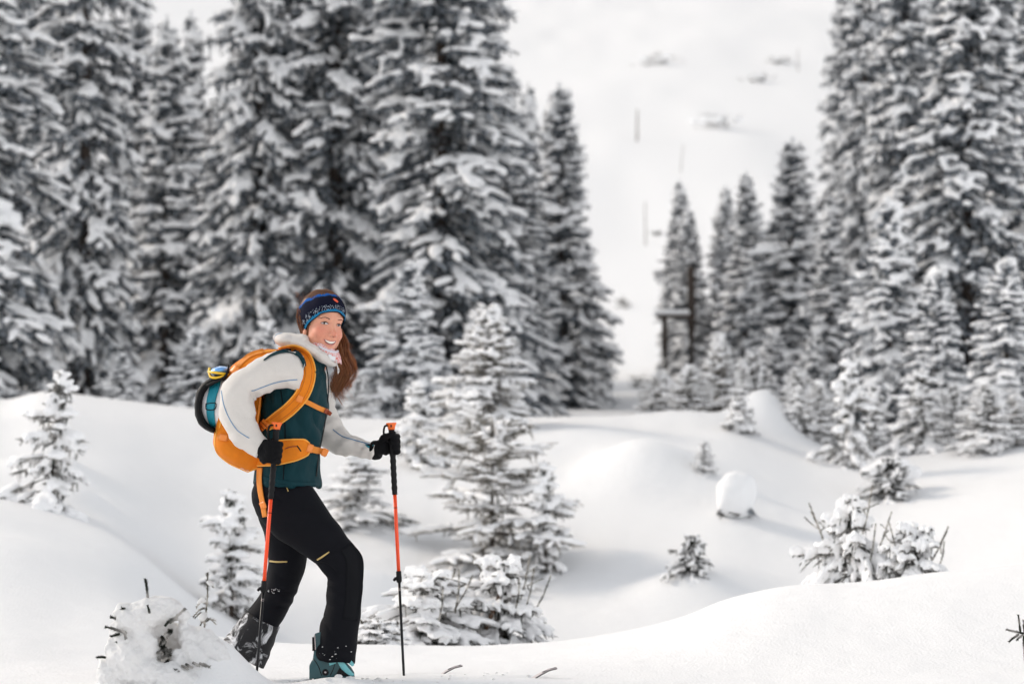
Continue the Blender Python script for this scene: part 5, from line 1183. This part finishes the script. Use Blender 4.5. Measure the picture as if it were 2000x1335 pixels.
# little rimed sapling on the heap left of the rear leg
def sapling(px, py, top, seed, label, Y, spread, needle='needle_pale', name='sapling'):
    rg = np.random.default_rng(seed); b = at(px, py, Y); t = at(px + rg.uniform(-8, 8), top, Y); e = empty(name, b); tag(e, label, 'sapling'); nd = MB()
    P = spline(np.stack([b - [0, 0, .05], b * .5 + t * .5 + [.008, 0, 0], t]), 8) - b; needle_twig(nd, P, .004, .014, 500, rg)
    sC = []; sA = []; sR = []
    for k in range(9):
        f = rg.uniform(.15, .85); p = P[0] * (1 - f) + P[-1] * f; az = rg.uniform(0, 6.28); d = np.array([math.cos(az), .6 * math.sin(az), rg.uniform(-.9, .2)]); l = spread * rg.uniform(.5, 1) * (1.1 - .6 * f)
        needle_twig(nd, np.stack([p, p + d * l * .5 + [0, 0, .01], p + d * l]), .0035, .013, 500, rg)
        if rg.random() < .4: sC.append(p + d * l * .5 + [0, 0, .012]); sA.append(d * l * .22); sR.append(rg.uniform(.012, .022))
    nd.build('shoots', M[needle], e, False)
    if sC: sb = MB(); blobs(sb, np.array(sC), np.array(sA), np.array(sR)); q_ = obj('snow_load', remesh(sb.mesh('s'), .006, 2, 'snow_load'), M['snow_near'], e); q_['kind'] = 'stuff'
    return e
sapling(398, 1212, 1118, 4, 'tiny rimed sapling on the snow heap left of her rear leg', 10.35, .075)
# sapling buried under snow at lower left
bz = at(290, 1330, 9.75); bs = empty('buried_sapling', bz); tag(bs, 'snow smothered sapling with needled tips sticking out, lower left corner', 'sapling')
sb = MB(); Cb = []; Ab = []; Rb = []
for (px, py, d, r, ax, az) in ((288, 1198, 0, 36, 14, 0), (318, 1188, .01, 31, 14, 4), (260, 1214, 0, 36, 12, 10), (245, 1250, .01, 34, 8, 14), (234, 1290, 0, 34, 6, 20), (262, 1290, -.02, 40, 10, 20), (285, 1255, -.01, 32, 8, 12), (300, 1312, -.04, 34, 16, 6), (342, 1189, .02, 21, 12, 8),
                               (368, 1248, .03, 24, 6, 16), (380, 1280, .0, 26, 8, 14), (356, 1290, -.01, 20, 8, 10), (392, 1245, .06, 28, 14, 6), (345, 1232, .06, 16, 8, 8), (340, 1322, -.05, 36, 24, 4), (215, 1322, 0, 30, 4, 14), (410, 1265, .05, 30, 14, 10), (300, 1225, .07, 30, 14, 8), (325, 1275, .11, 26, 14, 8), (342, 1250, .12, 34, 10, 8), (322, 1240, .12, 30, 8, 10)):
    Cb.append(at(px, py, 9.75 + d)); Ab.append(np.array([ax, 0, -az]) * .00207); Rb.append(r * .00207)
blobs(sb, np.array(Cb), np.array(Ab), np.array(Rb)); sme = remesh(sb.mesh('s'), .0055, 5, 'snow_load'); folds(sme, .006, .035, 3); folds(sme, .0028, .012, 6); folds(sme, .0012, .005, 8); wobj('snow_load', sme, M['snow_near'], bs)
rg = np.random.default_rng(12)
def shoot(pts, n=2000, r=.0055, nl=.0120):
    nd = MB(); needle_twig(nd, spline(np.array([at(*p) for p in pts]), 7), r, nl, n, rg); wobj('shoot', nd.mesh('shoot', False), M['needle_frost'], bs)
shoot([(289, 1172, 9.75), (287, 1150, 9.75), (284, 1130, 9.75)]); shoot([(292, 1196, 9.68), (290, 1188, 9.67), (288, 1181, 9.67)], nl=.008)
shoot([(255, 1194, 9.72), (247, 1190, 9.71), (238, 1187, 9.70)]); shoot([(236, 1210, 9.72), (226, 1207, 9.71), (216, 1204, 9.70)]); shoot([(248, 1236, 9.70), (228, 1229, 9.69), (206, 1223, 9.68)], n=2200)
shoot([(240, 1230, 9.68), (244, 1240, 9.67), (246, 1246, 9.67)]); shoot([(234, 1237, 9.69), (226, 1239, 9.69), (217, 1242, 9.69)]); shoot([(232, 1250, 9.70), (228, 1254, 9.70)]); shoot([(206, 1283, 9.72), (198, 1282, 9.71), (189, 1283, 9.70)]); shoot([(202, 1300, 9.72), (197, 1304, 9.72)])
shoot([(332, 1216, 9.70), (346, 1202, 9.69), (362, 1188, 9.69)], n=2400); shoot([(322, 1222, 9.68), (330, 1212, 9.68), (338, 1208, 9.68)]); shoot([(335, 1211, 9.70), (345, 1208, 9.69)])
for q in range(16):
    x = rg.uniform(300, 335); y = rg.uniform(1226, 1296); shoot([(x, y, 9.78), (x + rg.uniform(-7, 7), y + rg.uniform(2, 9), 9.73), (x + rg.uniform(-12, 10), y + rg.uniform(6, 16), 9.70)])
for (x, y) in ((339, 1306), (345, 1309), (362, 1303), (370, 1300), (384, 1297), (397, 1298), (404, 1299)): shoot([(x - 7, y - 4, 9.67), (x, y, 9.655), (x + 5, y + 2, 9.65)])
# needled twig at the right edge
tw = empty('needled_twig', at(2003, 1262, 10.3)); tag(tw, 'small needled spruce twig poking from the snow at the right edge', 'twig')
for pts in ([(2003, 1300, 10.3), (2000, 1262, 10.3), (1999, 1236, 10.3)], [(1999, 1236, 10.3), (1985, 1233, 10.28), (1966, 1229, 10.27)], [(1993, 1234, 10.29), (1991, 1217, 10.3), (1989, 1200, 10.3)], [(1990, 1238, 10.28), (1981, 1244, 10.27), (1971, 1252, 10.26)], [(2000, 1238, 10.28), (1992, 1243, 10.27), (1986, 1249, 10.26)], [(2001, 1234, 10.3), (2000, 1222, 10.3), (1999, 1210, 10.3)], [(2001, 1236, 10.3), (2014, 1232, 10.3), (2030, 1226, 10.3)], [(2003, 1240, 10.3), (2012, 1250, 10.3), (2022, 1256, 10.3)]):
    nd = MB(); needle_twig(nd, spline(np.array([at(*p) for p in pts]), 7), .0048, .0105, 2000, rg); wobj('shoot', nd.mesh('shoot', False), M['needle_frost'], tw)
# stump with a tall cap of snow
x, Y, z = hit(1436, 1008); s_ = Y / FPX; stp = empty('tree_stump', (x, Y, z)); tag(stp, 'old stump under a tall rounded cap of snow in the hollow', 'stump')
mb = MB(); tube(mb, np.array([(0, 0, -.1), (0, 0, .02), (.005, 0, 12 * s_), (.005, 0, 20 * s_)]), np.array([38, 36, 31, 28]) * s_, 16); me = mb.mesh('wood'); folds(me, .02, .06, 2); obj('wood', me, M['bark'], stp)
mb = MB(); V_, T_, Q_ = unit_sphere(28, 18); sq = np.sign(V_) * np.abs(V_) ** .78; sq[:, 0] += .06 * np.sin(V_[:, 2] * 2.5); mb.add(sq * np.array([40, 38, 48]) * s_ * (1 - .13 * np.clip(V_[:, 2:3], 0, 1)) + np.array([2, -8, 44]) * s_, T_, Q_); me = remesh(mb.mesh('s'), .012, 4, 'snow_cap'); folds(me, .012, .11, 3); obj('snow_cap', me, M['snow'], stp)
for k in (-1, 1):
    nd = MB(); rg = np.random.default_rng(6 + k)
    for q in range(3 if k < 0 else 6): a_ = np.array([k * rg.uniform(10, 34), -34, rg.uniform(2, 16)]) * s_; needle_twig(nd, np.stack([a_, a_ + np.array([k * 4, -6, -3]) * s_, a_ + np.array([k * 7, -9, -8]) * s_]), .004, .03, 200, rg)
    nd.build('sprig', M['needle'], stp, False)
# snow hood of the low dark bush on the right bank
x, Y, z = hit(1740, 960); s_ = Y / FPX; hd2 = empty('snow_lump', (x, Y, z)); tag(hd2, 'thick snow hood lying over the low dark bush on the right bank', 'snow'); mb = MB()
blobs(mb, np.array([(0, 0, 48), (-30, 5, 36), (30, 5, 34), (10, -8, 30)]) * s_, np.array([(14, 0, 2)] * 4) * s_, np.array([26, 22, 22, 20]) * s_); obj('snow', remesh(mb.mesh('s'), .016, 8, 'snow'), M['snow_tree'], hd2)
# wooden stand by the slender spruces
x, Y, z = hit(1350, 702); Y = 57.0; s_ = Y / FPX; x = 350 * s_; z = gz(x, Y); stand = empty('wooden_stand', (x, Y, z)); tag(stand, 'dark wooden post frame with a snowy crossbar beside the slender spruces', 'wooden frame')
zz = zpy(520, Y) - z
def post(x0, h, r, nm='post'):
    mb = MB(); tube(mb, np.array([(x0, 0, -.2), (x0 + .01, 0, h * .5), (x0, 0, h)]), [r, r * .95, r * .9], 8); return mb.build(nm, M['bark'], stand)
post(0, zz, .10); post(-52 * s_, zpy(618, Y) - z, .075)
mb = MB(); V = box_uv((-30 * s_, 0, zpy(618, Y) - z), X3 * 38 * s_, Y3 * .10, Z3 * .045); mb.add(V, None, BOXQ); obj('crossbar', bevel_mesh(mb, .01, 'crossbar'), M['bark'], stand)
mb = MB(); blobs(mb, np.array([(-60, 0, 0), (-42, 0, 1), (-25, 0, 0), (-8, 0, 1)]) * s_ + [0, 0, zpy(611, Y) - z], np.array([(8, 0, 0)] * 4) * s_, np.array([8, 9, 8, 8]) * s_); obj('snow_cap', remesh(mb.mesh('s'), .02, 3, 'snow_cap'), M['snow_tree'], stand)
# hillside: scrub and thin poles
M['grey_wood'] = simple('weathered_grey_wood', (.38, .36, .34), .9, bump=.5, bscale=40, var=.4)
def scrub(px, py, wpx, hpx, label, seed, name='mountain_shrub'):
    rg = np.random.default_rng(seed); x, Y, z = hit(px, py + hpx * .5); s_ = Y / FPX; e = empty(name, (x, Y, z)); tag(e, label, 'shrub', 'shrubs on the far hillside'); nd = MB()
    for k in range(34):
        a_ = rg.uniform(0, 6.28); q = np.array([rg.normal(0, .33) * wpx, rg.normal(0, .25) * wpx, rg.uniform(-.1, .6) * hpx]) * s_; d = np.array([math.cos(a_), math.sin(a_), rg.uniform(.1, .9)]); needle_twig(nd, np.stack([q, q + d * hpx * s_ * .3, q + d * hpx * s_ * .6]), .02 * s_ * 40, .05 * s_ * 40, 18 / (s_ * 40), rg)
    tw_ = nd.build('twigs', M['needle_frost'], e, False); tw_['kind'] = 'stuff'
    if wpx > 25:
        mb = MB(); n = 10; blobs(mb, np.stack([rg.normal(0, .3, n) * wpx, rg.normal(0, .2, n) * wpx, rg.uniform(.2, .6, n) * hpx], -1) * s_, np.tile([.10 * wpx * s_, 0, 0], (n, 1)), np.full(n, hpx * .22 * s_)); obj('snow_load', remesh(mb.mesh('s'), hpx * .08 * s_, 2, 'snow_load'), M['snow_tree'], e)
for px, py, w, h, lb, sd in ((1400, 234, 62, 34, 'largest dark shrub on the white hillside, upper right of centre', 1), (1285, 116, 55, 22, 'dark shrub high on the hillside, left of the two highest clumps', 2), (1525, 118, 34, 16, 'small dark shrub high on the hillside near the right forest', 3), (1480, 152, 30, 18, 'small shrub below the highest right clump on the hillside', 4),
                             (1218, 590, 14, 24, 'tiny lone conifer in the ski run', 10), (1283, 455, 13, 9, 'tiny dark tuft left of the slender spruces', 12), (1245, 745, 14, 26, 'little dark sapling at the foot of the ski run', 18)):
    scrub(px, py, w, h, lb, sd)
for (x0, y0, x1, y1, r, lb) in ((1245, 212, 1244, 276, 3.0, 'weathered pole on the hillside left of the largest shrub'), (1260, 393, 1261, 480, 2.0, 'thin pole standing in the ski run'), (1335, 280, 1329, 335, 1.3, 'slanting thin pole above the slender spruces'), (1558, 92, 1559, 140, 1.3, 'thin pole high on the hillside near the right forest')):
    x, Y, z = hit(x1, y1); s_ = Y / FPX; e = empty('slope_pole', (x, Y, z)); tag(e, lb, 'pole', 'poles on the far hillside'); mb = MB()
    tube(mb, np.array([(0, 0, -.3), ((x0 - x1) * s_ * .5, 0, (y1 - y0) * .5 * s_), ((x0 - x1) * s_, 0, (y1 - y0) * s_)]), np.array([r * 1.0, r * .8, r * .5]) * s_, 6); mb.build('shaft', M['grey_wood'], e)
    mb = MB(); ellipsoid(mb, ((x0 - x1) * s_, 0, (y1 - y0) * s_), np.array([r * .9, r * .9, r * .7]) * s_); mb.build('snow_cap', M['snow_tree'], e)
# clods of powder kicked up round the boot and the track
cl = MB(); rg = np.random.default_rng(9); C = []; A = []; R = []
for k in range(150):
    px_ = rg.uniform(560, 760) if k < 90 else rg.uniform(520, 1060); Yk = PY + rg.normal(-.07, .06); xk = (px_ - 1000) / FPX * Yk; r = rg.uniform(.003, .011) * (1.4 if 600 < px_ < 700 else .7)
    C.append((xk, Yk, gz(xk, Yk) + r * .2)); A.append((r * rg.uniform(0, 1), r * rg.uniform(0, .5), 0)); R.append(r)
blobs(cl, np.array(C), np.array(A), np.array(R)); me = remesh(cl.mesh('c'), .0028, 2, 'snow_clods'); folds(me, .001, .006, 2); co_ = obj('snow_clods', me, M['snow_near']); tag(co_, 'loose clods of powder kicked up round the boot', 'snow', None, 'stuff')
